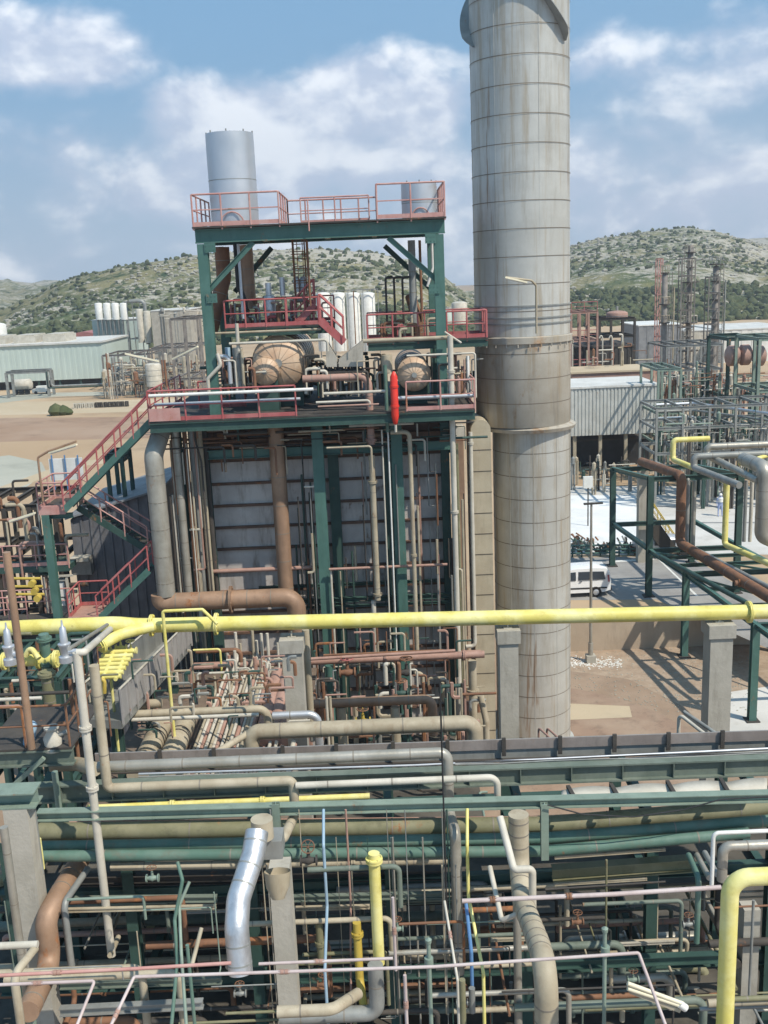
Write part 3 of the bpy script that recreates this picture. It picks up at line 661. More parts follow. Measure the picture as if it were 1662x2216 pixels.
for i in range(420):
    x = rnd.uniform(1225, 1345); p = G(x, 1432+rnd.gauss(0, 6)+(x-1238)*.03, .01); s = rnd.uniform(.015, .06)
    b.add([p+Vector((v.x*s*rnd.uniform(.6, 1.4), v.y*s, v.z*s*.5)) for v in IV], IF)
b.build('rubble', 'white', None, 'white rubble scattered round the foot of the street lamp', 'rubble', None, 'stuff')
# ================================================================ STACK
SX, SY = P(1152, 1200, 43).x, 43.0
R1 = 84*43.3/F; R2 = 101*43.3/F; CX2 = P(1131, 800, 43).x
zc1 = P(1131, 735, 43-R2).z; zc2 = P(1140, 925, 43-R1).z
M('stack_clad', (.43, .42, .38), (.51, .50, .455), rough=.42, metal=.2, rust=.07, rustcol=(.30, .20, .11), dirt=.7, dirtcol=(.27, .225, .16), scale=.6, streak=9)
M('stack_stain', (.36, .325, .265), (.45, .42, .36), rough=.6, metal=.1, rust=.42, rustcol=(.23, .15, .09), dirt=.6, scale=.5, streak=9)
m = MATS['soft_seam'].copy(); m.node_tree.nodes['Principled BSDF'].inputs['Base Color'].default_value = (.16, .13, .095, 1); MATS['stack_seam'] = m
t = T('chimney_stack', 'huge weathered metal clad chimney stack standing right of the boiler', 'chimney', (SX, SY, 0))
b = MB(); b.revolve((SX, SY, 0), (0, 0, 1), [(0, R1*1.1), (.25, R1*1.1), (.26, R1)]+[(z, R1) for z in (4, 8, zc2)], n=48)
i = 0
zz = .9
while zz < zc2-.3: b.cyl((SX, SY, zz-.014), (SX, SY, zz+.014), R1*1.004, n=48, k=1, cap=False); zz += .98
for a_ in range(10):
    q = a_*.63+.2
    b.box((SX+math.cos(q)*R1, SY+math.sin(q)*R1, zc2/2), (.03, .02, zc2-.5), 0, (Vector((-math.sin(q), math.cos(q), 0)), Vector((math.cos(q), math.sin(q), 0)), Vector((0, 0, 1))))
b.build('lower_shell', ['stack_clad', 'stack_seam'], t)
b = MB(); b.revolve((CX2, SY, 0), (0, 0, 1), [(zc2, R2*.98), (zc2+.05, R2), (zc1, R2)], n=48)
zz = zc2+1.0
while zz < zc1-.3: b.cyl((CX2, SY, zz-.014), (CX2, SY, zz+.014), R2*1.004, n=48, k=1, cap=False); zz += 1.0
b.build('middle_shell', ['stack_stain', 'stack_seam'], t)
b = MB(); b.revolve(((SX+CX2)/2, SY, zc2-.28), (0, 0, 1), [(0, R1), (.06, R2*1.0), (.2, R2*1.03), (.34, R2*.9)], n=48); b.build('lower_collar', 'stack_stain', t)
b = MB(); b.revolve((CX2, SY, zc1-.2), (0, 0, 1), [(0, R2), (.02, R2*1.04), (.26, R2*1.04), (.30, R2)], n=48)
for i in range(28):
    q = i*6.283/28; b.cyl((CX2+math.cos(q)*R2*1.05, SY+math.sin(q)*R2*1.05, zc1-.32), (CX2+math.cos(q)*R2*1.05, SY+math.sin(q)*R2*1.05, zc1-.2), .03, n=6)
b.build('upper_collar', 'stack_stain', t)
ztop = 37.0; b = MB(); n = 40; b.revolve((CX2, SY, 0), (0, 0, 1), [(zc1+.1, R2*.99), (24, R2*.985), (ztop, R2*.975)], n=48)
zz = zc1+1.1
while zz < ztop: b.cyl((CX2, SY, zz-.013), (CX2, SY, zz+.013), R2*.995, n=48, k=1, cap=False); zz += 1.06
for a_ in range(7):
    q = a_*.9+.45
    b.box((CX2+math.cos(q)*R2*.982, SY+math.sin(q)*R2*.982, (zc1+ztop)/2), (.035, .02, ztop-zc1-.3), 0, (Vector((-math.sin(q), math.cos(q), 0)), Vector((math.cos(q), math.sin(q), 0)), Vector((0, 0, 1))))
b.build('upper_shell', ['stack_clad', 'stack_seam'], t)
# helical wind strakes at the top: plates stood on edge, winding round the shell
zend = P(1195, 85, 43-R2*.6).z
for s_ in range(3):
    th0 = R(-37)+s_*R(-143+20) if s_ else R(-37)
    vs = []; fs = []; m_ = 40
    for i in range(m_+1):
        q = th0-R(41)*i*.2/1.66*1.0; z = zend-.05+i*.2
        cu, su = math.cos(q), math.sin(q); rr = R2*.975; w_ = .38*min(1, .25+i*.5)
        for r_ in (rr, rr+w_):
            for dz in (-.02, .02): vs.append((CX2+cu*r_, SY+su*r_, z+dz))
    for i in range(m_):
        a_ = i*4; fs += [(a_, a_+1, a_+5, a_+4), (a_+2, a_+6, a_+7, a_+3), (a_, a_+4, a_+6, a_+2), (a_+1, a_+3, a_+7, a_+5)]
    b = MB(); b.add(vs, fs); b.build('strake', 'grey_steel', t)
for y in (664, 690, 703):
    z = P(1131, y, 43-R2).z; MB().revolve((CX2, SY, z), (0, 0, 1), [(0, R2*.99), (0, R2*1.015), (.05, R2*1.015), (.05, R2*.99)], n=40).build('hoop', 'grey_steel', t)
b = MB(); z0 = P(1000, 700, 42).z
# ================================================================ FLUE beside stack
t = T('flue_duct', 'tall beige block-seamed flue duct between the boiler and the stack', 'duct', P(1048, 1600, 41.5))
a = P(1029, 1400, 40.8); c = P(1070, 1400, 40.8); zt = P(1048, 930, 40.8).z
b = MB(); b.bb(a.x, c.x, 40.8, 43, 0, zt); z = .8
while z < zt: b.bb(a.x-.01, c.x+.01, 40.785, 43, z-.012, z+.012, 1); z += .88
b.build('duct_body', ['duct', 'seam'], t)
b = MB(); b.revolve(((a.x+c.x)/2, 40.8, zt), (0, 1, 0), [(0, .0), (.001, (c.x-a.x)/2), (2.2, (c.x-a.x)/2), (2.201, 0)], n=24); b.build('rounded_top', 'duct', t)
# ================================================================ BOILER
YF = 40.0; YW = 41.4
xl = P(452, 1200, YW).x; xr = P(972, 1200, YW).x; zd = 16.0
t = T('boiler', 'big boiler casing of stained horizontal grey wall panels below the platforms', 'boiler', ((xl+xr)/2, 45, 0))
M('panel_dark', (.12, .07, .05), (.17, .10, .07), rough=.8, rust=.4, dirt=.4)
zz = 0; i = 0; ptop = P(700, 992, YW).z; hh = .93
z = ptop
while z > 0:
    z0 = max(0, z-hh); b = MB(); b.bb(xl, xr, YW, YW+.35, z0+.09, z)
    x = xl+.1
    b.build('wall_panel', 'panel', t)
    f = MB(); f.bb(xl, xr, YW-.13, YW+.30, z0-.01, z0+.095); f.build('stiffener', 'panel_dark', t); z = z0
MB().bb(xl+.05, xr-.05, YW+.4, 51, 0, ptop).build('casing', 'shed_grey', t)
MB().bb(xl-.2, xr+.2, YW-.05, 51, ptop+.02, zd-.7).build('upper_casing', 'panel_dark', t)
for i in range(7):
    x = xl+.5+i*1.55; MB().bb(x, x+.10, YW-.16, YW-.05, ptop+.1, zd-.75).build('casing_rib', 'rusty', t)
# frame columns and beams in front of the wall
t = T('steel_frame', 'dark green boiler frame of tall columns and beams in front of the grey wall', 'steel frame', (0, YF, 0))
def col3(px, py, Y, w, mat, z1=zd-.6, z0=0):
    p = P(px, py, Y); MB().ibeam((p.x, p.y, z0), (p.x, p.y, z1), w, w*1.05, up=(0, 1, 0)).build('column', mat, t); return p
for px, Y, w, mt in ((457, 40.8, .36, 'dark_green'), (699, 39.9, .44, 'green_steel'), (730, 41.05, .42, 'dark_green'), (866, 39.9, .44, 'green_steel'), (848, 41.05, .4, 'dark_green'), (968, 41.0, .34, 'dark_green'), (435, 41.6, .3, 'dark_green')):
    col3(px, 1170, Y, w, mt)
def hb(px0, px1, py, Y, w, h, mat, nm='beam'):
    a = P(px0, py, Y); c = solve(a, 0, px=px1); MB().ibeam(a, c, w, h).build(nm, mat, t)
hb(436, 975, 985, 40.35, .25, .36, 'green_steel'); hb(640, 975, 1302, 40.6, .2, .2, 'dark_green'); hb(560, 975, 1272, 41.0, .15, .12, 'dark_green')
hb(640, 975, 1316, 40.5, .12, .1, 'dark_green', 'rail_beam')
hb(330, 985, 925, 39.2, .3, .3, 'dark_green')
hb(437, 975, 960, 40.9, .25, .25, 'rusty')
# ---- main platform (deck seen edge-on with grating)
t = T('main_platform', 'wide grating platform with red railing carrying the boiler drums', 'platform', P(690, 900, 38.4))
YP = 38.3; a = P(322, 905, YP); c = P(1028, 893, YP); zp = (a.z+c.z)/2; PX0, PX1 = a.x, c.x
MB().bb(PX0, PX1, YP, 50, zp-.06, zp).build('deck', 'grating', t)
for Y in (YP+.05, 40.2, 42.5): MB().ibeam((PX0, Y, zp-.24), (PX1, Y, zp-.24), .2, .34).build('beam', 'dark_green', t)
for i in range(9):
    x = PX0+.3+(PX1-PX0-.6)*i/8; MB().ibeam((x, YP+.2, zp-.2), (x, 42, zp-.2), .14, .24).build('joist', 'dark_green', t)
E_ = Vector((0, 0, 0))
rail(t, [(PX0, 45, zp), (PX0, YP+.05, zp), (P(640, 880, YP).x, YP+.05, zp)], h=1.15, r=.035, gap=1.25)
rail(t, [(P(880, 880, YP).x, YP+.05, zp), (PX1, YP+.05, zp), (PX1, 44, zp)], h=1.1, r=.035, gap=1.3, mat='faded_red')
b = MB(); p = P(322, 905, YP-.01); b.bb(PX0+.02, PX0+1.2, YP-.03, YP-.01, zp+.02, zp+.5); b.build('kick_panel', 'faded_red', t)
rail(t, [(PX0+1.3, 42, zp), (PX0+3.2, 42, zp)], h=1.1, r=.04, gap=.6)
# ---- drums
def drum(label, px, py, rpx, Y, ln, mat, grp=None, face=None, yend=50):
    c = P(px, py, Y); r = rpx*(Y)/F; t = T('steam_drum', label, 'drum', (c.x, Y+ln/2, c.z-r))
    b = MB(); b.revolve(c, (0, 1, 0), [(-r*.48, 0), (-r*.45, r*.35), (-r*.33, r*.66), (-r*.16, r*.88), (0, r)], n=36); b.build('end_cap', face or mat, t)
    b = MB(); b.revolve(c, (0, 1, 0), [(.001, r*1.02), (ln, r*1.02)], n=36); z = .7
    while z < ln: b.revolve(c, (0, 1, 0), [(z, r*1.02), (z, r*1.035), (z+.06, r*1.035), (z+.06, r*1.02)], n=36, k=1); z += .9
    b.build('shell', [mat, 'seam'], t)
    g = MB()
    for i in range(14):
        q = i*6.283/14; pts = [c+Vector((math.cos(q)*r*k, -r*h, math.sin(q)*r*k)) for h, k in ((.492, .1), (.462, .35), (.342, .66), (.172, .885), (.01, 1.012))]
        g.tube(pts, .008, n=4, cap=False)
    g.build('cap_seams', 'drum_seam', t)
    MB().cyl(c+Vector((0, -r*.6, 0)), c+Vector((0, -r*.46, 0)), r*.16, n=14).build('manway', 'grey_steel', t)
    for yy in (.6, ln*.6): MB().bb(c.x-r*.8, c.x+r*.8, Y+yy, Y+yy+.25, zp+.01, c.z-r*.55).build('saddle', 'dark_green', t)
    return t
M('drum_clad', (.50, .33, .21), (.60, .46, .33), rough=.5, metal=.0, rust=.22, rustcol=(.30, .16, .09), dirt=.35, dirtcol=(.27, .15, .09))
m = MATS['soft_seam'].copy(); m.node_tree.nodes['Principled BSDF'].inputs['Base Color'].default_value = (.36, .27, .19, 1); MATS['drum_seam'] = m
drum('large tan steam drum with domed end on the left half of the platform', 604, 784, 57, 40.75, 6, 'drum_clad')
drum('small domed tan drum overlapping the left side of the large drum', 574, 804, 30, 40.0, .45, 'drum_clad')
drum('right hand tan drum behind the bright red cylinder', 896, 810, 36, 39.85, 5, 'drum_clad')
# ---- cones
t = T('twin_hood', 'pair of grey triangular gusset hoods over black coils between the drums', 'hood', P(744, 800, 39.6))
def plate(pts, Y, th, nm, mat):
    q = [P(x, y, Y) for x, y in pts]; n_ = len(q); b = MB(); b.add(q+[v+Vector((0, th, 0)) for v in q], [list(range(n_))[::-1], list(range(n_, 2*n_))]+[(i, (i+1) % n_, (i+1) % n_+n_, i+n_) for i in range(n_)]); b.build(nm, mat, t)
plate([(705, 737), (729, 776), (729, 794), (706, 794)], 39.6, .9, 'left_hood', 'concrete')
plate([(785, 737), (786, 793), (733, 794), (733, 778)], 39.6, .9, 'right_hood', 'concrete')
for i in range(7):
    a = P(708+i*12, 797, 39.7); MB().revolve(a, (0, 1, 0), [(0, .05), (0, .1), (.5, .1), (.5, .05)], n=10).build('coil', 'black', t)
MB().bb(P(703, 800, 39.6).x, P(788, 800, 39.6).x, 39.6, 40.6, P(740, 808, 39.6).z, P(740, 803, 39.6).z).build('coil_tray', 'dark', t)
# ---- middle platforms
def mid_plat(label, x0, x1, y, Y, dep, beammat, railm, segs, back=False):
    a = P(x0, y, Y); c = solve(a, 0, px=x1); t = T('access_platform', label, 'platform', ((a.x+c.x)/2, Y, a.z-.3))
    MB().bb(a.x, c.x, Y, Y+dep, a.z-.05, a.z).build('deck', 'grating', t)
    for yy in (Y+.06, Y+dep-.06): MB().ibeam((a.x, yy, a.z-.2), (c.x, yy, a.z-.2), .15, .28).build('beam', beammat, t)
    for s_ in segs:
        p0 = solve(a, 0, px=s_[0]); p1 = solve(a, 0, px=s_[1])
        rail(t, [(p0.x, Y+.05, a.z), (p1.x, Y+.05, a.z)], mat=railm, r=.035, gap=.95, h=1.05)
    rail(t, [(a.x, Y+dep-.05, a.z), (c.x, Y+dep-.05, a.z)], mat=railm, r=.03, gap=1.2)
    return t, a, c
tl, la, lc = mid_plat('left red railed access platform over the large drum', 486, 718, 711, 40.4, 3.2, 'dark_green', 'red_paint', ((488, 620), (622, 690)))
tr, ra, rc = mid_plat('right red railed access platform between drum and stack', 796, 1056, 741, 40.1, 2.3, 'dark_green', 'red_paint', ((796, 960), (968, 1054)))
rail(tr, [(rc.x-.05, 40.15, rc.z), (rc.x-.05, 42.3, rc.z)], mat='red_paint', r=.045, gap=.8)
for i in range(5):
    x = la.x+.15+i*.55; MB().cyl((x, 41.5, la.z), (x, 41.5, la.z+.9), .035, n=6).build('pipe_stub', 'red_paint', tl)
def stairs(label, p0, p1, wid, railm, strm, n=None, railside=(0, 1), h=1.0, name='stair'):
    """p0 bottom, p1 top, runs in the X-Z plane; wid towards +Y"""
    t = T(name, label, 'stairs', p0); p0 = Vector(p0); p1 = Vector(p1); n = n or max(3, int((p1.z-p0.z)/.22)); W = Vector((0, wid, 0))
    for k in (0, 1): MB().bar(p0+W*k, p1+W*k, .05, .26).build('stringer', strm, t)
    for i in range(n):
        q = p0.lerp(p1, (i+.5)/n); MB().box(q+W*.5, (abs(p1.x-p0.x)/n*1.05, wid-.08, .03)).build('tread', 'grating', t)
    for k in railside:
        g = MB().tube([p0+W*k+Vector((0, 0, h)), p1+W*k+Vector((0, 0, h))], .035, n=8).build('handrail', railm, t)
        MB().tube([p0+W*k+Vector((0, 0, h*.52)), p1+W*k+Vector((0, 0, h*.52))], .026, n=6).build('mid_rail', railm, g)
        m_ = max(2, round((p1-p0).length/.95))
        for j in range(m_+1):
            q = p0.lerp(p1, j/m_)+W*k; MB().cyl(q, q+Vector((0, 0, h)), .033, n=6).build('post', railm, g)
    return t
stairs('short red stair dropping right from the left access platform', P(744, 742, 39.8), P(692, 694, 39.8)+Vector((0, 0, 0)), .7, 'red_paint', 'red_paint')
stairs('steep red stair behind the lamp post at the left access platform', P(640, 702, 41), P(680, 660, 41), .7, 'red_paint', 'red_paint')
# ---- top frame
t = T('top_gantry', 'green steel portal gantry with red railed deck holding the two silver vents', 'gantry', P(690, 900, 40))
ZT = P(690, 500, 39.6).z; XA = P(447, 640, 39.6).x; XB = P(952, 640, 39.6).x
for x, Y in ((XA, 39.6), (XB, 39.6), (XA+.1, 43.2), (XB-.05, 43.2)): MB().ibeam((x, Y, zp), (x, Y, ZT-.3), .38, .36, up=(0, 1, 0)).build('column', 'green_steel', t)
for Y, w in ((39.6, .5), (43.2, .45)): MB().ibeam((XA-.25, Y, ZT-.02), (XB+.25, Y, ZT-.02), .25, w).build('beam', 'green_steel', t)
for x in (XA, XA+2.1, XA+4.6, XB-2.4, XB): MB().ibeam((x, 39.75, ZT-.02), (x, 43.05, ZT-.02), .2, .34).build('cross_beam', 'green_steel', t)
MB().bb(XA-.3, XB+.3, 39.3, 43.6, ZT+.26, ZT+.32).build('deck', 'grating', t)
for (x0, y0, x1, y1, Y) in ((548, 524, 447, 634, 39.6), (840, 514, 945, 606, 39.6), (588, 536, 508, 632, 43.2), (832, 532, 942, 634, 43.2)):
    MB().ibeam(P(x0, y0, Y), P(x1, y1, Y), .16, .2).build('knee_brace', 'green_steel' if Y < 41 else 'dark_green', t)
MB().ibeam(P(440, 700, 39.7), P(440, 700, 43), .1, .2).build('tie', 'dark_green', t)
zt_ = ZT+.32
xs1 = solve(P(690, 490, 39.4), 0, px=606).x; xs2 = solve(P(690, 490, 39.4), 0, px=817).x
rail(t, [(XA-.25, 43.5, zt_), (XA-.25, 39.35, zt_), (xs1, 39.35, zt_), (xs1, 43.5, zt_)], mat='faded_red', h=1.15, r=.035, gap=1.0)
rail(t, [(XB+.25, 43.5, zt_), (XB+.25, 39.35, zt_), (xs2, 39.35, zt_), (xs2, 43.5, zt_)], mat='faded_red', h=1.25, r=.035, gap=1.05)
rail(t, [(xs1, 43.5, zt_), (xs2, 43.5, zt_)], mat='faded_red', h=1.1, r=.035, gap=.8)
rail(t, [(xs1+.7, 41, zt_), (xs2-.3, 41, zt_)], mat='faded_red', h=1.0, r=.03, gap=1.6)
def vent(label, px, ytop, rpx, Y, mat):
    p = P(px, ytop, Y); r = rpx*Y/F; t = T('silver_vent_stack', label, 'vent stack', (p.x, Y, zt_)); b = MB()
    zb = zt_+.05
    b.revolve((p.x, Y, 0), (0, 0, 1), [(zb, r), (p.z-.5, r), (p.z, r*.99), (p.z, r*.93), (p.z-.6, r*.93), (p.z-.6, 0)], n=48)
    b.build('shell', mat, t)
    for q in (zb+.6, (zb+p.z)/2): MB().cyl((p.x, Y, q-.015), (p.x, Y, q+.015), r*1.006, n=48).build('band', 'grey_steel', t)
    for i in range(8): MB().cyl((p.x+r*.96*math.cos(i*.785), Y+r*.96*math.sin(i*.785), p.z), (p.x+r*.96*math.cos(i*.785), Y+r*.96*math.sin(i*.785), p.z+.08), .03, n=5).build('lug', 'grey_steel', t)
    MB().revolve((p.x, Y, zt_), (0, 0, 1), [(0, r*1.12), (.1, r*1.12), (.1, r)], n=32).build('base_ring', 'faded_red', t)
    g = MB(); a = [Vector((p.x+r*.5*math.cos(R(180-i*18)), Y-r-.04, zt_+.06+r*.55*math.sin(R(i*18)))) for i in range(11)]; g.tube(a, .025, n=6); g.build('arched_handle', 'faded_red', t)
vent('tall shiny silver cylinder vent on the left of the gantry deck', 496, 290, 49, 41.5, 'silver_matte')
vent('short silver cylinder vent on the right of the gantry deck', 906, 397, 37, 41.5, 'silver_matte')
pipe('brown duct slanting down left below the tall silver vent', [(480, 535, 42.6), ('v', 600), (455, 720, 42.2)], 16, 'rusty', seams=1.0)
pipe('thick rusty pipe dropping from the tall silver vent', [(532, 530, 42.4), ('v', 668)], 14, 'clad_brown', seams=.7)
pipe('black and silver swan-neck pipe between the rusty ducts', [(510, 528, 41), ('v', 618), (530, 652, 41), ('v', 700)], 6, 'black')
pipe('silver swan-neck tube right beside the black one', [(515, 528, 40.9), ('v', 628), (524, 652, 40.9), ('v', 690)], 3.2, 'silver_matte')
pipe('grey pipe under the short silver vent', [(890, 520, 41.6), ('v', 700)], 8, 'grey_steel', seams=.8)
pipe('thin rusty pipe under the short silver vent, right of the grey one', [(908, 520, 41.8), ('v', 690)], 3, 'rusty')
pipe('white cable bundle hanging beside the right gantry post', [(935, 520, 41), ('v', 580), (925, 620, 41)], 3, 'white')
pipe('brown arched duct rising behind the right access platform', [(905, 740, 42), ('v', 690), (888, 640, 42.4)], 12, 'rusty', seams=.6)
# ladder cage and small vents
def cage(label, px, y0, y1, Y, w, mat):
    a = P(px, y1, Y); z1 = P(px, y0, Y).z; t = T('caged_ladder', label, 'ladder', a); g = MB()
    for dx in (-.22, .22): g.cyl((a.x+dx, Y, a.z), (a.x+dx, Y, z1), .03, n=6)
    z = a.z+.2
    while z < z1: g.cyl((a.x-.22, Y, z), (a.x+.22, Y, z), .018, n=5); z += .28
    g.build('ladder', mat, t); g = MB(); z = a.z+.4
    while z < z1:
        g.tube([Vector((a.x+w*math.cos(R(i*20)), Y-w*.9*math.sin(R(i*20))-.05, z)) for i in range(10)], .018, n=5); z += .55
    for i in range(1, 9, 2): q = R(i*20); g.cyl((a.x+w*math.cos(q), Y-w*.9*math.sin(q)-.05, a.z+.4), (a.x+w*math.cos(q), Y-w*.9*math.sin(q)-.05, z1), .015, n=4)
    g.build('cage', mat, t)
cage('rusty caged ladder hanging under the middle of the gantry', 654, 512, 665, 41.4, .32, 'rusty')
for i, x in enumerate((643, 657)):
    p = P(x, 632, 41.9); r = .13; b = MB(); z1 = P(x, 598, 41.9).z; b.revolve((p.x, 41.9, p.z), (0, 0, 1), [(0, 0), (0, r), (z1-p.z-.1, r), (z1-p.z, r*.6), (z1-p.z, 0)], n=16)
    b.build('silencer', 'silver', None, '%s shiny silencer can below the ladder cage' % ('left' if i == 0 else 'right'), 'silencer')
p = P(585, 690, 41.5); b = MB(); z1 = P(585, 612, 41.5).z; b.revolve((p.x, 41.5, p.z), (0, 0, 1), [(0, 0), (0, .22), (.5, .26), (.9, .2), (.92, .12), (z1-p.z, .12), (z1-p.z, 0)], n=18)
b.build('safety_valve', 'silver', None, 'silver safety valve standing on the left red access platform', 'valve')
pipe('silver short pipe on the left red access platform beside the valve', [(612, 640, 41.6), ('v', 600)], 6, 'silver_matte')
pipe('thin rusty pole rising from the red stair head to the gantry', [(672, 662, 40.2), ('v', 520)], 2.2, 'rusty')
pipe('thin red pole above the left access platform at the gantry rail', [(669, 500, 39.3), ('v', 432)], 1.6, 'faded_red')
for i in range(3):
    x = (838, 856, 874)[i]; pipe('%s dark upright of the open bracket over the right platform' % ('left', 'middle', 'right')[i], [(x, 702, 41.4), ('v', 600), ('h', x+12)], 2.4, 'dark')
pipe('dark cross tube joining the uprights over the right platform', [(834, 602, 41.3), ('h', 884)], 2, 'dark')
def xpipes(lst):
    for l in lst: pipe(*l[:4], **(l[4] if len(l) > 4 else {}))
xpipes([
 ('thin mast rising between the hoods and the white tanks', [(770, 745, 39.3), ('v', 630)], 1.2, 'rusty'),
 ('tan horizontal pipe under the left access platform edge', [(456, 722, 40.1), ('h', 695)], 2.6, 'beige'),
 ('pale pipe across the top of the large drum to the hoods', [(496, 744, 39.3), ('h', 708), ('v', 760)], 3, 'offwhite'),
 ('pale pipe from the hoods across the right access platform', [(786, 738, 39.1), ('h', 975)], 4.5, 'beige'),
 ('pale branch stub leaving the tall right-hand pipe at its top', [(962, 718, 38.9), (998, 742, 38.9)], 2.2, 'offwhite'),
 ('tall pale pipe down the right side of the boiler front', [(974, 727, 38.8), ('v', 880), ('v', 1600)], 6.2, 'offwhite', dict(fl=((0, .5), (1, .3)))),
 ('olive pipe just right of the tall pale one on the boiler front', [(988, 960, 39.2), ('v', 1600)], 3.6, 'olive_pipe'),
 ('fat tan pipe leaving the large drum and dropping past the deck', [(655, 820, 39.2), ('h', 797), ('v', 962)], 8, 'rust_pink', dict(seams=.8, fl=((1, .93),))),
 ('beige pipe below the pink one in front of the boiler wall', [(804, 985, 39.3), ('v', 1298)], 6.8, 'beige', dict(fl=((0, .18), (0, .96)), seams=1.0)),
 ('narrow beige pipe continuing down to the rusty headers', [(808, 1300, 39.4), ('v', 1412)], 5.2, 'offwhite'),
 ('long white pipe lying along the red rail of the main platform', [(322, 857, 38.1), ('h', 678)], 3.6, 'white'),
 ('pale pipe stub in front of the red cylinder on the deck', [(700, 852, 38.6), ('h', 834)], 3.2, 'offwhite'),
 ('silver conduit low behind the rail of the main platform', [(335, 876, 38.7), ('h', 650)], 3.4, 'silver_matte'),
 ('silver conduit low on the right half of the main platform', [(862, 862, 38.6), ('h', 1026)], 5, 'silver_matte'),
 ('pink steam line on the deck under the fat tan pipe', [(684, 871, 38.5), ('h', 800), ('v', 880)], 2.6, 'offwhite'),
 ('rusty steam line on the deck below the pink one', [(688, 880, 38.45), ('h', 820)], 2.0, 'rust_pink'),
 ('green slim pipe left of the bright red cylinder', [(833, 790, 38.9), ('v', 935)], 4, 'teal_pipe'),
 ('thin white line left of the red cylinder running down the wall', [(826, 930, 39.0), ('v', 1420)], 1.8, 'offwhite'),
 ('thin white line right of its twin down the boiler wall', [(838, 900, 39.1), ('v', 1420)], 1.8, 'white'),
 ('rusty elbow pipe under the deck turning down the boiler wall', [(845, 936, 39.0), ('h', 886), ('v', 1410)], 4.8, 'beige', dict(fl=((1, .55),))),
 ('fat rusty brown pipe rising up the left part of the boiler wall', [(596, 920, 40.2), ('v', 1000), ('v', 1300)], 17, 'clad_brown', dict(seams=1.1)),
 ('horizontal rust red pipe across the lower boiler wall', [(455, 1237, 40.2), ('h', 680)], 4.6, 'rust_pink'),
 ('pale horizontal pipe right of the rust red one on the wall', [(712, 1232, 39.4), ('h', 968)], 3, 'rust_pink'),
 ('thin pale drop pipe beside the middle green column', [(716, 1236, 39.5), ('v', 1420)], 2.5, 'offwhite'),
 ('white down pipe right of the brown duct edge', [(1018, 935, 39.6), ('v', 1398), ('h', 1008)], 4.4, 'offwhite', dict(fl=((0, .05),))),
 ('thin grey pipe between brown duct edge and white down pipe', [(1000, 1232, 39.4), ('v', 1470)], 2, 'beige'),
 ('beige pipe with hook at the corner of the boiler front', [(984, 1232, 39.0), ('h', 999), ('v', 1600)], 2.2, 'beige'),
 ('brown scorched pipe across under the deck above the wall', [(470, 942, 40.6), ('h', 690)], 5, 'rusty'),
 ('second scorched pipe lower under the deck', [(500, 965, 40.7), ('h', 840)], 4, 'rusty'),
 ('third scorched pipe right under the deck', [(735, 945, 40.7), ('h', 830)], 6, 'clad_brown'),
])
t = T('insulated_panel', 'tall brown insulated duct corner right of the boiler wall', 'duct', P(998, 1400, 40.2))
a = P(989, 1200, 40.2); c = P(1009, 1200, 40.2); MB().bb(a.x, c.x, 40.2, 41.2, 0, P(998, 945, 40.2).z).build('duct_body', 'clad_brown', t)
MB().bb(a.x-.04, c.x+.04, 40.15, 41.25, P(998, 945, 40.2).z, P(998, 925, 40.2).z).build('duct_top', 'offwhite', t)
# bright red cylinder
t = T('red_cylinder', 'bright red upright cylinder with thin white rod hanging at the deck edge', 'cylinder', P(853, 935, 38.2))
a = P(852, 815, 38.2); c = solve(a, 2, py=900); MB().revolve(c, (0, 0, 1), [(-.35, .02), (-.3, .08), (0, .14), (a.z-c.z, .14), (a.z-c.z+.1, .09), (a.z-c.z+.2, .03)], n=18).build('body', 'bright_red', t)
e = solve(a, 2, py=935); MB().cyl(e, c, .05, n=8).build('rod', 'offwhite', t)
for q in (.25, .75): MB().cyl(c.lerp(a, q)-Vector((0, 0, .04)), c.lerp(a, q)+Vector((0, 0, .04)), .165, n=18).build('clamp', 'bright_red', t)
# equipment on left of deck
xpipes([
 ('grey-blue upright filter pipe left of the large drum', [(520, 845, 40), ('v', 752)], 11, 'grey_steel', dict(seams=.7)),
 ('white hose arm bending up beside the left green post', [(452, 850, 39.3), ('v', 820), (478, 790, 39.3), (470, 765, 39.3)], 4, 'offwhite'),
 ('silver bent conduit behind the white hose arm', [(472, 772, 39.6), ('h', 495), ('v', 830)], 5, 'silver_matte'),
 ('blue wrapped pipe stub left of the large drum', [(492, 752, 40), ('v', 790)], 6, 'lightblue'),
 ('thin olive pipe right of the left green post', [(512, 700, 39.4), ('v', 760)], 4, 'offwhite'),
 ('yellow-beige pipe under the large drum', [(455, 835, 40.4), ('h', 560)], 3, 'beige'),
 ('tan upright nozzle between red cylinder and the right drum', [(838, 806, 39.8), ('v', 768)], 12, 'beige'),
 ('thin white frame tube right end of the main platform, outer', [(880, 770, 38.8), ('h', 1028), ('v', 860)], 2.2, 'offwhite'),
 ('white drop pipe near the right end of the main platform', [(1012, 770, 40), ('v', 850)], 3.5, 'white'),
 ('green hoist tube at the right end under the access platform', [(955, 770, 39.6), ('v', 845)], 9, 'teal_pipe'),
])
rnd = random.Random(11)
for i in range(150):
    x = rnd.choice([rnd.uniform(452, 560), rnd.uniform(655, 850), rnd.uniform(925, 1024), rnd.uniform(660, 840)]); Y = rnd.uniform(39.0, 46); y = rnd.uniform(840, 862)
    rpipe('slim pipe among the valves on the main deck', [(x, y, Y), ('v', y-rnd.uniform(25, 85)), ('h', x+rnd.uniform(-35, 35))], rnd.uniform(1.2, 4), rnd.choice(['grey_steel', 'rusty', 'beige', 'dark', 'dark_green', 'offwhite', 'rust_pink']), group='small pipes among the deck valves', n=8)
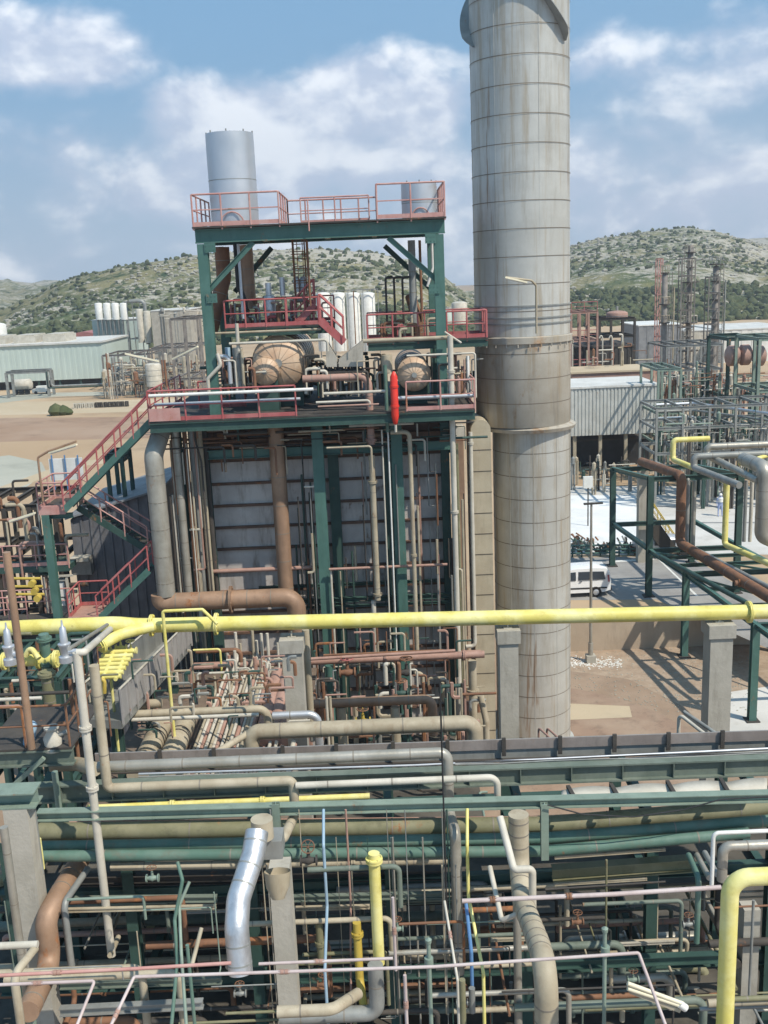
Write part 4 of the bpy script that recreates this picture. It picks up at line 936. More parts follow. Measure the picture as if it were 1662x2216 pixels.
for i in range(36):
    x = rnd.uniform(496, 700); Y = rnd.uniform(41, 43); y = 705
    rpipe('short red and rusty pipe on the left access platform', [(x, y, Y), ('v', y-rnd.uniform(15, 55)), ('h', x+rnd.uniform(-25, 25))], rnd.uniform(1.5, 4), rnd.choice(['rusty', 'red_paint', 'rust_pink', 'grey_steel']), group='small pipes on the left access platform', n=8)
for i in range(14):
    x = rnd.uniform(820, 930); Y = rnd.uniform(40, 41.5); y = 733
    rpipe('short rusty pipe on the right access platform', [(x, y, Y), ('v', y-rnd.uniform(15, 50)), ('h', x+rnd.uniform(-25, 25))], rnd.uniform(1.5, 4), rnd.choice(['rusty', 'red_paint', 'rust_pink', 'beige']), group='small pipes on the right access platform', n=8)
# ================================================================ LAMPS
def lamp(label, base, spec, ends, heads, mat='beige'):
    t = T('fluorescent_lamp', label, 'lamp', P(*base)); pipe('', spec, 2.4, mat, name='pole', parent=t)
    for a, b_ in heads:
        p, q = P(*a), P(*b_); h = MB(); h.bar(p, q, .13, .06); h.build('housing', 'lampcream', t)
        h = MB(); d = Vector((0, 0, -.045)); h.cyl(p.lerp(q, .05)+d, p.lerp(q, .95)+d, .028, n=8); h.build('tube', 'white', t)
    return t
lamp('yellow twin-armed tube lamp above the left end of the main platform', (361, 838, 38.9), [(361, 838, 38.9), ('v', 779)], None, [((270, 765, 38.6), (344, 782, 38.9)), ((374, 777, 38.9), (428, 750, 38.6))], 'rusty')
lamp('single tube lamp on a bent pole before the chimney stack', (1161, 722, 40.2), [(1161, 722, 40.2), ('v', 618), (1150, 607, 40.1), (1094, 600, 39.8)], None, [((1092, 600, 39.7), (1140, 611, 39.9))])
lamp('single tube lamp on a bent brown pole above the upper stair landing', (93, 1050, 38.7), [(93, 1085, 38.7), ('v', 990), (104, 977, 38.7), (165, 955, 38.5)], None, [((106, 980, 38.6), (166, 962, 38.4))], 'clad_brown')
lamp('short tube lamp lying flat left of the upper stair landing', (20, 1160, 36), [(20, 1180, 36), ('v', 1130)], None, [((20, 1128, 36), (76, 1110, 36))])
# ================================================================ STAIR TOWER LEFT
t = T('stair_landing', 'upper red railed landing at the turn of the outside stairs', 'landing', P(110, 1108, 38.9))
a = P(84, 1104, 38.9); c = solve(a, 0, px=142); MB().bb(a.x, c.x, 38.9, 41, a.z-.05, a.z+.0).build('deck', 'grating', t)
MB().bb(a.x, c.x, 38.86, 38.9, a.z-.2, a.z+.12).build('edge_plate', 'faded_red', t)
rail(t, [(c.x, 41, a.z), (a.x, 41, a.z), (a.x, 38.92, a.z), (c.x-.02, 38.92, a.z)], mat='faded_red', r=.035, gap=.7)
MB().ibeam((a.x+.25, 38.95, 0), (a.x+.25, 38.95, a.z-.2), .3, .3, up=(0, 1, 0)).build('column', 'green_steel', t)
MB().ibeam((a.x, 39.1, a.z-.3), (c.x+.2, 39.1, a.z-.3), .15, .2).build('beam', 'green_steel', t)
za = a.z
stairs('long red railed stair climbing right to the main platform', (c.x, 38.7, za), (PX0, 38.7, zp), .95, 'red_paint', 'green_steel', n=16, h=1.05)
p0 = P(168, 1098, 39.8); p1 = P(322, 1192, 39.8)
stairs('second flight of the outside stairs hidden in shade, descending right', (p1.x, 39.8, p1.z), (p0.x, 39.8, p0.z), .9, 'faded_red', 'dark_green', n=12)
p2 = P(212, 1342, 38.9); p3 = P(322, 1235, 38.9)
stairs('lowest red railed flight rising right from the lower landing', (p2.x, 38.9, p2.z), (p3.x, 38.9, p3.z), .9, 'red_paint', 'green_steel', n=11)
t = T('stair_landing', 'lower tan floored landing with red rails beside the grey cabinet', 'landing', P(180, 1345, 38.9))
a = P(150, 1340, 38.8); c = solve(a, 0, px=214); MB().bb(a.x, c.x, 38.8, 40.6, a.z-.05, a.z).build('deck', 'rust_pink', t)
MB().bb(a.x-.02, c.x, 38.76, 38.8, a.z-.2, a.z+.1).build('edge_plate', 'faded_red', t)
rail(t, [(a.x, 38.85, a.z), (a.x, 40.5, a.z), (c.x, 40.5, a.z)], mat='red_paint', r=.035, gap=.9)
for x in (a.x+.1, c.x-.1): MB().ibeam((x, 39.4, 0), (x, 39.4, a.z-.06), .2, .2, up=(0, 1, 0)).build('column', 'dark_green', t)
pf = P(-60, 1345, 38.6); pr = P(150, 1345, 38.6)
t = T('catwalk', 'red edged catwalk running left from the lower landing', 'platform', pf); MB().bb(pf.x, a.x-.03, 38.6, 39.7, a.z-.06, a.z).build('deck', 'grating', t)
MB().bb(pf.x, a.x-.03, 38.56, 38.6, a.z-.15, a.z+.1).build('edge_plate', 'faded_red', t); rail(t, [(pf.x, 39.6, a.z), (a.x-.1, 39.6, a.z)], mat='faded_red', gap=1.0, toe=False)
rail(t, [(pf.x, 38.65, a.z), (P(60, 1345, 38.6).x, 38.65, a.z)], mat='faded_red', gap=.8, toe=False)
t = T('catwalk', 'upper dark catwalk with red rail left of the tall green post', 'platform', P(-60, 1250, 40)); q = P(-60, 1232, 40); MB().bb(q.x, P(150, 1232, 40).x, 40, 41, q.z-.25, q.z-.02).build('deck', 'dark_green', t)
rail(t, [(q.x, 40.02, q.z), (P(150, 1232, 40).x, 40.02, q.z)], mat='faded_red', gap=1.3, toe=True, h=.9)
# trestle and grey shed behind stairs
frame('dark trestle propping the long red stair', 238, 270, 985, 1062, 44.2, 1.5, 2, (.9, 1), 'dark_green', w=.16, ground=P(250, 1062, 44.2).z-.9)
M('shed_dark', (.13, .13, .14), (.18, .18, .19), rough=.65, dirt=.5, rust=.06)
t = T('shed', 'grey metal sheeted shed standing behind the outside stairs', 'shed', P(240, 1340, 45))
a = P(150, 1100, 43.5); c = P(345, 1060, 43.5)
q = [(a.x, 43.5, 0), (c.x, 43.5, 0), (c.x, 43.5, c.z), (a.x, 43.5, a.z-.5)]
b = MB(); b.add(q+[(x, 50, z) for x, _, z in q], [(0, 1, 2, 3), (7, 6, 5, 4), (0, 4, 5, 1), (1, 5, 6, 2), (3, 7, 4, 0)]); x = a.x
while x < c.x-.1:
    f = (x-a.x)/(c.x-a.x); z = a.z-.5+(c.z-a.z+.5)*f; b.bb(x, x+.08, 43.45, 43.5, 0, z-.03); x += .42
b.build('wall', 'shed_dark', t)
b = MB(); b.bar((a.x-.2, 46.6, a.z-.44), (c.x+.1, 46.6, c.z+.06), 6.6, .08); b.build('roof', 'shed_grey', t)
MB().bb(P(162, 1262, 43.3).x, P(205, 1262, 43.3).x, 43.0, 43.4, P(180, 1240, 43.3).z, P(180, 1205, 43.3).z).build('junction_box', 'grey_steel', t)
MB().bb(P(160, 1262, 42.9).x, P(200, 1262, 42.9).x, 42.7, 43.3, P(180, 1208, 43.3).z, P(180, 1200, 43.3).z).build('canopy', 'offwhite', t)
t = T('control_cabinet', 'pale blue-grey cabinet in a white frame behind the lower landing', 'cabinet', P(130, 1345, 39.9))
Bx(b := MB(), 112, 1258, 148, 1330, 40.0, .5); b.build('cabinet_body', 'grey_steel', t); Bx(b := MB(), 114, 1262, 142, 1292, 39.96, .04); b.build('door_panel', 'white', t)
Bx(b := MB(), 114, 1296, 142, 1312, 39.96, .04); b.build('lower_panel', 'white', t)
b = MB()
for (x0, y0, x1, y1) in ((104, 1245, 158, 1250), (104, 1250, 107, 1345), (152, 1250, 157, 1345)): Bx(b, x0, y0, x1, y1, 39.8, .08)
b.build('frame', 'offwhite', t)
t = T('sign_board', 'white sign board behind the upper stair landing', 'board', P(150, 1045, 42)); Bx(b := MB(), 110, 992, 182, 1040, 42.5, .08); b.build('board', 'white', t)
for x in (118, 146, 174): Bx(b := MB(), x, 985, x+2, 1060, 42.4, .08); b.build('post', 'blue', t)
# big bent pipe at left of boiler
xpipes([
 ('large grey pipe bending from the deck down at the boiler corner', [(352, 925, 39.7), (332, 985, 38.9), ('v', 1288)], 20, 'clad', dict(seams=1.0, bend=1.5)),
 ('large rust brown pipe turning right and down from the grey corner pipe', [(347, 1286, 38.9), ('v', 1304), ('h', 640), ('v', 1420)], 20.5, 'clad_brown', dict(seams=1.0, bend=1.3, fl=((1, .52),), flm='clad_brown')),
 ('beige grey pipe right of the large bent pipe at the boiler corner', [(376, 905, 39.8), ('v', 1290)], 9, 'clad', dict(seams=.9)),
 ('slim rusty pipe second from the large bent pipe', [(397, 915, 39.9), ('v', 1300)], 5, 'rusty'),
 ('grey cladded pipe with mid collars at the boiler corner', [(412, 912, 40.1), ('v', 1310)], 6, 'grey_steel', dict(fl=((0, .4), (0, .7)))),
 ('thin white line among the corner pipes', [(402, 960, 39.6), ('v', 1300)], 1.4, 'offwhite'),
 ('beige pipe nearest the left green column', [(428, 905, 40.0), ('v', 1310)], 6.5, 'beige', dict(seams=1.2)),
 ('dark pipe between beige corner pipe and green column', [(440, 905, 40.3), ('v', 1310)], 5, 'dark'),
 ('curved dark hose hanging beside the corner pipes', [(418, 905, 39.5), ('v', 950), (436, 1000, 39.6), ('v', 1290)], 2.2, 'dark'),
 ('thin green post left of the corner pipes', [(386, 900, 40.2), ('v', 1300)], 3, 'dark_green'),
])

rnd = random.Random(77)
for i in range(90):
    x = rnd.choice([rnd.uniform(366, 450), rnd.uniform(640, 680), rnd.uniform(735, 860), rnd.uniform(900, 1005), rnd.uniform(366, 450)]); Y = rnd.uniform(39.6, 41.1); y = rnd.uniform(905, 1250); L_ = rnd.uniform(60, 420)
    rpipe('', [(x, y, Y), ('v', min(1560, y+L_))]+([('h', x+rnd.uniform(-18, 18))] if i % 3 == 0 else []), rnd.uniform(.8, 2.8), rnd.choice(['dark', 'dark_green', 'offwhite', 'rusty', 'beige', 'grey_steel', 'rust_pink']))
for i in range(70):
    x = rnd.uniform(330, 1000); Y = rnd.uniform(38.6, 41); y = rnd.uniform(912, 975)
    rpipe('', [(x, y, Y), ('h', x+rnd.uniform(20, 140))]+([('v', y+rnd.uniform(10, 60))] if i % 2 else []), rnd.uniform(.9, 3), rnd.choice(['dark', 'rusty', 'rusty', 'offwhite', 'beige', 'dark_green', 'black']))
for i in range(60):
    x = rnd.uniform(640, 1030); Y = rnd.uniform(38.0, 39.2); y = rnd.uniform(1400, 1560)
    rpipe('', [(x, y, Y), ('v', y-rnd.uniform(10, 90)), ('h', x+rnd.uniform(-50, 50))], rnd.uniform(1.0, 3.6), rnd.choice(['rusty', 'beige', 'rust_pink', 'dark', 'offwhite', 'dark_green']))

t = bpy.data.objects['gantry'] if 'gantry' in bpy.data.objects else bpy.data.objects['top_gantry']
for x, s_ in ((XA, 1), (XB, -1)):
    for (dz, dx) in ((-.45, .3), (-2.3, .22)):
        g = MB().box((x+s_*dx, 39.38, ZT+dz), (.42, .02, .34))
        for i in range(6): g.cyl((x+s_*dx-.14+.14*(i % 3), 39.35, ZT+dz-.08+.16*(i//3)), (x+s_*dx-.14+.14*(i % 3), 39.375, ZT+dz-.08+.16*(i//3)), .02, n=6)
        g.build('gusset_plate', 'green_steel', t)
# ================================================================ YELLOW MAIN AND PILLARS
YY = 30.0
pipe('long bright yellow gas main crossing the whole view in front of the boiler', [(-40, 1362, 29.2), ('h', 250), (300, 1354, YY), (1720, 1322, YY)], 16.5, 'yellow', name='gas_main', fl=((2, .02), (2, .118), (2, .93)), flm='yellow', n=20)
pipe('yellow branch leaving the gas main down to the left', [(330, 1356, 29.7), (262, 1372, 29.2), (214, 1398, 28.6)], 12, 'yellow', fl=((1, .9),), n=16)
def pillar(label, x0, x1, ytop, Y, ztop=None):
    a = P(x0, ytop+40, Y); c = P(x1, ytop+40, Y); w_ = c.x-a.x; cx = (a.x+c.x)/2; z = P((x0+x1)/2, ytop, Y).z
    t = T('concrete_pillar', label, 'pillar', (cx, Y, 0)); b = MB(); h = w_*.5
    vs = [(cx+sx*h, Y+sy*h, zz) for zz in (0, z-.42) for sx, sy in ((-1, -1), (1, -1), (1, 1), (-1, 1))]
    b.add(vs, [(0, 1, 5, 4), (1, 2, 6, 5), (2, 3, 7, 6), (3, 0, 4, 7), (3, 2, 1, 0)]); b.build('shaft', 'concrete', t)
    b = MB(); b.bb(cx-h-.07, cx+h+.07, Y-h-.07, Y+h+.07, z-.42, z); b.build('cap', 'concrete', t)
    b = MB(); b.bb(cx-.13, cx+.13, Y-.1, Y+.1, z, z+.03); b.bb(cx-.02, cx+.02, Y-.08, Y+.08, z+.03, z+.22); b.build('pipe_shoe', 'offwhite', t)
pillar('left concrete pillar holding the yellow gas main before the boiler', 613, 655, 1378, YY)
pillar('middle concrete pillar holding the yellow gas main before the stack', 1079, 1119, 1358, YY)
pillar('right concrete pillar holding the yellow gas main over the red yard', 1530, 1578, 1345, YY)
pipe('rusty beige pipe standing close behind the left concrete pillar', [(661, 1362, 30.9), ('v', 1560)], 8, 'beige')
pipe('thin yellow loop pipe rising over the gas main', [(470, 1350, 29.4), (438, 1319, 29.6), ('h', 352), ('v', 1610)], 3.6, 'yellow', bend=1.5)
pipe('short thin yellow pole left of the inclined gallery', [(240, 1470, 27.5), ('v', 1625)], 3.2, 'yellow')
# ================================================================ REAR HEADERS (between main and front rack)
xpipes([
 ('fat beige pipe with turned down ends just above the front tray', [(545, 1625, 27), ('v', 1584), ('h', 1028), ('v', 1660)], 17, 'beige', dict(seams=1.2, bend=1.4)),
 ('tan header under the boiler with an elbow down at its right end', [(660, 1524, 32), ('h', 935), ('v', 1590)], 10.5, 'clad_brown', dict(seams=1.0, bend=1.8)),
 ('pale pipe joining the left pipes and curving down behind the pillar', [(590, 1549, 29.2), ('h', 688), ('v', 1620)], 8.5, 'silver_matte', dict(seams=.8)),
 ('beige pipe running left of the pillar with a drop at its end', [(285, 1546, 28.6), ('h', 578), ('v', 1575)], 9, 'beige', dict(seams=1.1)),
 ('thinner pale pipe below the beige one left of the pillar', [(285, 1558, 28.2), ('h', 560)], 4.4, 'offwhite'),
 ('short fat tan pipe stub at the foot of the inclined gallery', [(300, 1524, 30), ('h', 350)], 10, 'beige'),
 ('sloping beige pipe rising from the tray to the fat beige pipe', [(470, 1628, 26), (545, 1582, 27.2)], 7.5, 'beige'),
 ('long rusty header behind the pillar across the boiler foot', [(420, 1442, 37.6), ('h', 1048)], 8, 'rust_pink', dict(fl=((0, .66), (0, .93)), flm='rust_pink')),
 ('thin rusty pipe above the long header sloping up to the right', [(640, 1428, 37.2), (985, 1408, 37.2)], 3.6, 'rust_pink'),
 ('second thin rusty pipe above the long header', [(700, 1418, 37.6), ('h', 960)], 2.6, 'rusty'),
 ('brown pipe left of the long header with a hooked end', [(424, 1410, 36.5), ('h', 520), ('v', 1432)], 5, 'rusty'),
 ('thin yellow hooked pipe left of the long header', [(418, 1407, 36), ('h', 476), ('v', 1490)], 2.4, 'yellow'),
 ('thin pale portal tube near the yellow hooked pipe', [(431, 1510, 34), ('v', 1458), ('h', 494), ('v', 1500)], 2.8, 'offwhite'),
 ('tan riser pipe at the left end of the long header', [(574, 1500, 36.6), ('v', 1424)], 4.6, 'clad_brown'),
 ('fat beige elbow standing behind the tan riser', [(597, 1520, 35.6), ('v', 1462), ('h', 620)], 9, 'beige', dict(bend=1.5)),
 ('left stub elbow under the tan header', [(690, 1530, 32), ('v', 1600)], 8, 'rusty'),
 ('second stub elbow under the tan header', [(738, 1530, 32), ('v', 1610)], 10, 'beige'),
 ('third stub elbow under the tan header', [(855, 1530, 32), ('v', 1610)], 10, 'beige'),
 ('right beige drop pipe of the boiler corner with flanged joint', [(1022, 1430, 38), ('v', 1640)], 9, 'beige', dict(fl=((0, .3), (0, .62)))),
 ('thin rusty handle rail right of the boiler corner drop pipe', [(998, 1503, 36.5), ('h', 1074)], 3, 'rusty'),
 ('curved beige pipe dropping beside the flue duct foot', [(1040, 1505, 37), (1052, 1560, 36.8), ('v', 1640)], 7, 'beige'),
 ('pair-left pale post behind the tray, left of the third stub', [(706, 1508, 31), ('v', 1620)], 3.2, 'offwhite'),
 ('pair-right pale post behind the tray, left of the third stub', [(714, 1508, 31), ('v', 1620)], 3.2, 'beige'),
 ('green post standing under the long header by the red valve', [(712, 1440, 38.4), ('v', 1560)], 8, 'green_steel'),
])
for i in range(2):
    a = G(322+i*52, 1628, 6.9); b = MB(); r = .34; b.tube([a-Vector((0, 1.5, 0)), a+Vector((0, 2.4, 0))], r, n=18)
    for q in (.9, 1.15, 2.1): b.cyl(a+Vector((0, q, 0)), a+Vector((0, q+.05, 0)), r*1.06, n=18, k=1)
    b.build('pipe', ['beige', 'dark'], None, '%s of two fat tan pipes ending at the front tray' % ('left' if i == 0 else 'right'), 'pipe')
M('floor_shade', (.075, .068, .058), (.12, .108, .09), rough=.9, dirt=.5, scale=.7, streak=1, spec=.1)  # dark colour stands in for deep shade under the racks
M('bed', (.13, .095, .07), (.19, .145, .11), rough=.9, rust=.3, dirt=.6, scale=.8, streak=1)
rnd = random.Random(2); DZ = 6.6
for i in range(27):
    x = 415+i*8.6+rnd.uniform(-2, 2); a = G(x, 1628, DZ+rnd.uniform(0, .25)); L0 = rnd.uniform(4.5, 8.5); e = a+Vector((0, L0, 0)); b = MB(); r = rnd.choice((.045, .06, .06, .08))
    up = Vector((0, 0, rnd.choice((.25, .6, 1.1)))); b.tube(fillet([a-Vector((0, 1.5, 0)), e, e+up], .15), r, n=8)
    b.build('small_pipe', ['beige', 'offwhite', 'rust_pink', 'offwhite'][i % 4], None, 'slim pale pipe of the bundle running back to the boiler', 'pipe', 'bundle of slim pipes running back to the boiler')
for i in range(3):
    a = G(566+i*24, 1600, 6.9); b = MB(); b.tube([a, a+Vector((0, 5.5, 0))], .24, n=14); b.build('pipe', 'rust_pink', None, '%s of three rust pink pipes running back beside the pillar' % ('left', 'middle', 'right')[i], 'pipe')
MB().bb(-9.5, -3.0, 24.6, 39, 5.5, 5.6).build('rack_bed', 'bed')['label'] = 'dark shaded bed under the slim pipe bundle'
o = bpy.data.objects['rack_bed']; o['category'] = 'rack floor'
MB().bb(-2.95, 3.2, 24.6, 40.2, 1.8, 1.9).build('shade_floor', 'floor_shade', None, 'low shade-coloured floor at the boiler foot right of the left concrete pillar', 'floor')  # low sheet coloured dark for the shadows at the boiler foot
rnd = random.Random(8)
for i in range(46):
    x = rnd.uniform(400, 1040); Y = rnd.uniform(31, 38.6); y = rnd.uniform(1470, 1560)
    rpipe('short rusty pipe piece tangled at the boiler foot', [(x, y, Y), ('v', y-rnd.uniform(12, 50)), ('h', x+rnd.uniform(-40, 50))], rnd.uniform(1.6, 5), rnd.choice(['rusty', 'beige', 'rust_pink', 'dark', 'offwhite', 'dark_green', 'grey_steel']), group='tangled small pipes at the boiler foot', n=8)
def valve(label, px, py, Y, s, body, wheel='rusty', horiz=False):
    c = P(px, py, Y); t = T('valve', label, 'valve', c); b = MB(); X = Vector((1, 0, 0))
    b.revolve(c-X*s*.8, (1, 0, 0), [(0, 0), (0, s*.5), (s*.15, s*.5), (s*.16, s*.25), (s*.5, s*.3), (s*.8, s*.42), (s*1.1, s*.3), (s*1.44, s*.25), (s*1.45, s*.5), (s*1.6, s*.5), (s*1.6, 0)], n=16)
    b.cyl(c+Vector((0, 0, s*.2)), c+Vector((0, 0, s*.9)), s*.2, s*.14, n=12); b.cyl(c+Vector((0, 0, s*.9)), c+Vector((0, 0, s*1.6)), s*.05, n=8); b.build('body', body, t)
    w = MB(); r = s*.6; zc = c+Vector((0, -s*.02, s*1.45)); ax = (Vector((1, 0, 0)), Vector((0, .5, .86))) if horiz else (Vector((1, 0, 0)), Vector((0, 1, 0)))
    w.tube([zc+ax[0]*r*math.cos(R(i*20))+ax[1]*r*math.sin(R(i*20)) for i in range(19)], s*.055, n=6)
    for i in range(3): d = ax[0]*r*math.cos(R(i*60))+ax[1]*r*math.sin(R(i*60)); w.cyl(zc-d, zc+d, s*.035, n=5)
    w.build('hand_wheel', wheel, t); return t
valve('yellow bodied valve under the tan header behind the tray', 786, 1562, 31.5, .32, 'dark_yellow')
valve('rusty valve on the long header right of the pillar', 752, 1455, 37.2, .4, 'rusty', 'red_paint')
valve('dark valve on the long header near the tall pale pipe', 880, 1455, 37.2, .4, 'dark')
valve('green wheel valve at the boiler foot by the third stub', 868, 1500, 36, .35, 'dark_green')
# ---- inclined gallery left
t = T('cable_gallery', 'inclined grey ribbed cable gallery with handrails climbing to the boiler', 'gallery', P(255, 1560, 27))
near = P(262, 1560, 26.5); far = P(412, 1392, 38); W = Vector((-1.15, .25, 0)); U = Vector((0, 0, .95))
b = MB(); b.add([near, far, far+U, near+U, near+Vector((.03, 0, 0)), far+Vector((.03, 0, 0)), far+U+Vector((.03, 0, 0)), near+U+Vector((.03, 0, 0))], [(0, 3, 2, 1), (4, 5, 6, 7), (0, 1, 5, 4), (3, 7, 6, 2), (0, 4, 7, 3), (1, 2, 6, 5)]); b.build('side_panel', 'gallery', t)
b = MB(); b.add([v+W for v in (near, far, far+U, near+U)]+[v+W+Vector((-.03, 0, 0)) for v in (near, far, far+U, near+U)], [(0, 1, 2, 3), (7, 6, 5, 4), (3, 2, 6, 7), (0, 4, 5, 1)]); b.build('far_panel', 'grey_steel', t)
b = MB(); b.add([near, far, far+W, near+W], [(0, 1, 2, 3)]); b.add([v-Vector((0, 0, .25)) for v in (near, far, far+W, near+W)]+[near, far, far+W, near+W], [(0, 3, 2, 1), (0, 1, 5, 4), (3, 7, 6, 2), (0, 4, 7, 3)]); b.build('floor', 'grey_steel', t)
for i in range(13):
    q = near.lerp(far, i/12); MB().bar(q+Vector((.06, 0, -.1)), q+U+Vector((.06, 0, 0)), .05, .06).build('rib', 'gallery', t)
for k, o_ in ((0, Vector((.05, 0, 0))), (1, W)):
    MB().tube([near+U+o_, far+U+o_], .035, n=6).build('handrail', 'offwhite', t)
for i, yy in enumerate((.1, .5, .95)):
    q = near.lerp(far, yy*.9+.05)+W*.5; MB().ibeam((q.x, q.y, 0), (q.x, q.y, q.z-.26), .25, .25, up=(0, 1, 0)).build('column', 'dark_green', t)
# ================================================================ FRONT RACK
def strip(px0, py0, px1, py1, Y, hpx, th, mat, nm, par, n=1):
    a = P(px0, py0, Y); c = P(px1, py1, Y); c2 = Vector((c.x, Y, c.z)); h = hpx*Y/F*1.12
    b = MB(); b.bar(a-Vector((0, 0, h/2)), c2-Vector((0, 0, h/2)), th, h); return b.build(nm, mat, par)
t = T('cable_tray', 'long brown sheeted cable tray with dark dividers running across the front rack', 'cable tray', P(900, 1660, 21.3))
strip(205, 1630, 1720, 1578, 21.4, 44, .03, 'grey_steel', 'back_panel', t)
M('tray_brown', (.22, .185, .165), (.29, .25, .225), rough=.6, metal=.1, rust=.25, dirt=.5)
strip(205, 1631, 1720, 1579, 21.35, 22, .03, 'tray_brown', 'upper_band', t)
for i, x in enumerate((232, 345, 462, 611, 727, 850, 968, 1090, 1212, 1330, 1447, 1564, 1680)):
    y = 1630-(x-205)*.0343; a = P(x, y-1, 21.28); MB().bar(a+Vector((0, 0, .02)), a-Vector((0, 0, .42)), .09, .05, up=(0, 1, 0)).build('divider', 'dark', t)
b = MB(); a = P(205, 1676, 21.3); c = P(1720, 1624, 21.3); b.bar(a+Vector((0, .45, 0)), c+Vector((0, .45, 0)), .9, .03); b.build('tray_floor', 'dark', t)
for i, (dy, r, mt) in enumerate(((0, 2.6, 'silver_matte'), (6, 1.8, 'grey_steel'), (11, 2.6, 'silver_matte'), (18, 1.3, 'black'), (24, 1.6, 'black'))):
    pipe('%s conduit running below the brown cable tray' % ('uppermost silver', 'slim grey', 'lower silver', 'black', 'lowest black')[i], [(300, 1675+dy, 21.0-i*.03), (900, 1656+dy+math.sin(i)*1.5, 21-i*.03), (1720, 1617+dy, 21.0-i*.03)], r, mt, name='conduit', cat='conduit', n=8)
for i in range(9):
    pipe('%s slack thin cable lying along the front of the cable tray' % ('first', 'second', 'third', 'fourth', 'fifth', 'sixth', 'seventh', 'eighth', 'ninth')[i],
         [(985, 1650+i*4.2, 20.93-i*.012)]+[(1080+j*110, 1650+i*4.2-(95+j*110)*.0345+1.8*math.sin(i*2.3+j*1.7), 20.93-i*.012) for j in range(6)]+[(1730, 1625+i*4, 20.93-i*.012)], (1.2, 1.6, 1.0)[i % 3], ('black', 'grey_steel', 'dark', 'silver_matte', 'dark_green')[i % 5], name='cable', cat='cable', n=6, bend=60)
M('girder', (.125, .155, .125), (.17, .20, .165), rough=.65, rust=.12, dirt=.5)
t = T('rack_girder', 'deep faded green girder spanning the front rack below the cable tray', 'girder', P(1300, 1700, 20.8))
a = P(80, 1716, 20.8); c = P(1730, 1652, 20.8); MB().ibeam(a, c, .25, .42).build('girder_beam', 'girder', t)
for i in range(15): q = a.lerp(c, (i+.5)/15); MB().bb(q.x-.01, q.x+.01, q.y-.12, q.y-.012, q.z-.17, q.z+.17).build('web_stiffener', 'girder', t)
t = T('rack_beam', 'pale green flanged beam along the front of the rack under white sheeting', 'beam', P(1300, 1740, 19.5))
a = P(82, 1764, 19.5); c = P(1180, 1744, 19.5); e = P(1730, 1712, 19.5)
MB().ibeam(a, Vector((e.x, 19.5, c.z+(e.x-c.x)*.0)), .22, .2).build('beam_run', 'pale_green', t)
for x in (596, 1178):
    p = P(x, 1738, 19.35); MB().ibeam(p, p-Vector((0, 0, 1.3)), .16, .14, up=(0, 1, 0)).build('hanger', 'pale_green', t)
# white sheeting (wavy cloth strip)
m = MATS['white']
t_ = MB(); nseg = 60; vs = []
for i in range(nseg+1):
    x = 1215+(1660-1215)*i/nseg; sag = abs(math.sin((x-1215)/120*math.pi))*7
    top = P(x, 1712-sag*.9-(x-1215)*.05, 20.3); bot = P(x, 1733-(x-1215)*.05, 19.9)
    vs += [top, bot]
t_.add(vs, [(2*i, 2*i+2, 2*i+3, 2*i+1) for i in range(nseg)]); o = t_.build('white_sheeting', 'offwhite', None, 'white sheeting sagging between brackets under the green girder at right', 'sheeting')
sm = o.modifiers.new('thick', 'SOLIDIFY'); sm.thickness = .02
for i, x in enumerate((1235, 1328, 1450, 1565)):
    t = T('bracket', '%s dark bracket holding the white sheeting' % ('first', 'second', 'third', 'fourth')[i], 'bracket', P(x, 1735, 19.8)); a = P(x-6, 1703-(x-1215)*.05, 20.4); c = P(x+10, 1730-(x-1215)*.05, 19.75)
    MB().bar(a, c, .08, .07).build('arm', 'dark', t); MB().bar(c, c+Vector((.15, 0, -.02)), .06, .05).build('foot', 'black', t)
pipe('slack black cable sagging below the pale green beam at right', [(1185, 1742, 19.2), (1260, 1762, 19.2), (1370, 1768, 19.2), (1480, 1752, 19.2), (1560, 1730, 19.2), (1700, 1722, 19.2)], 1.6, 'black', name='cable', cat='cable', n=6, bend=40)
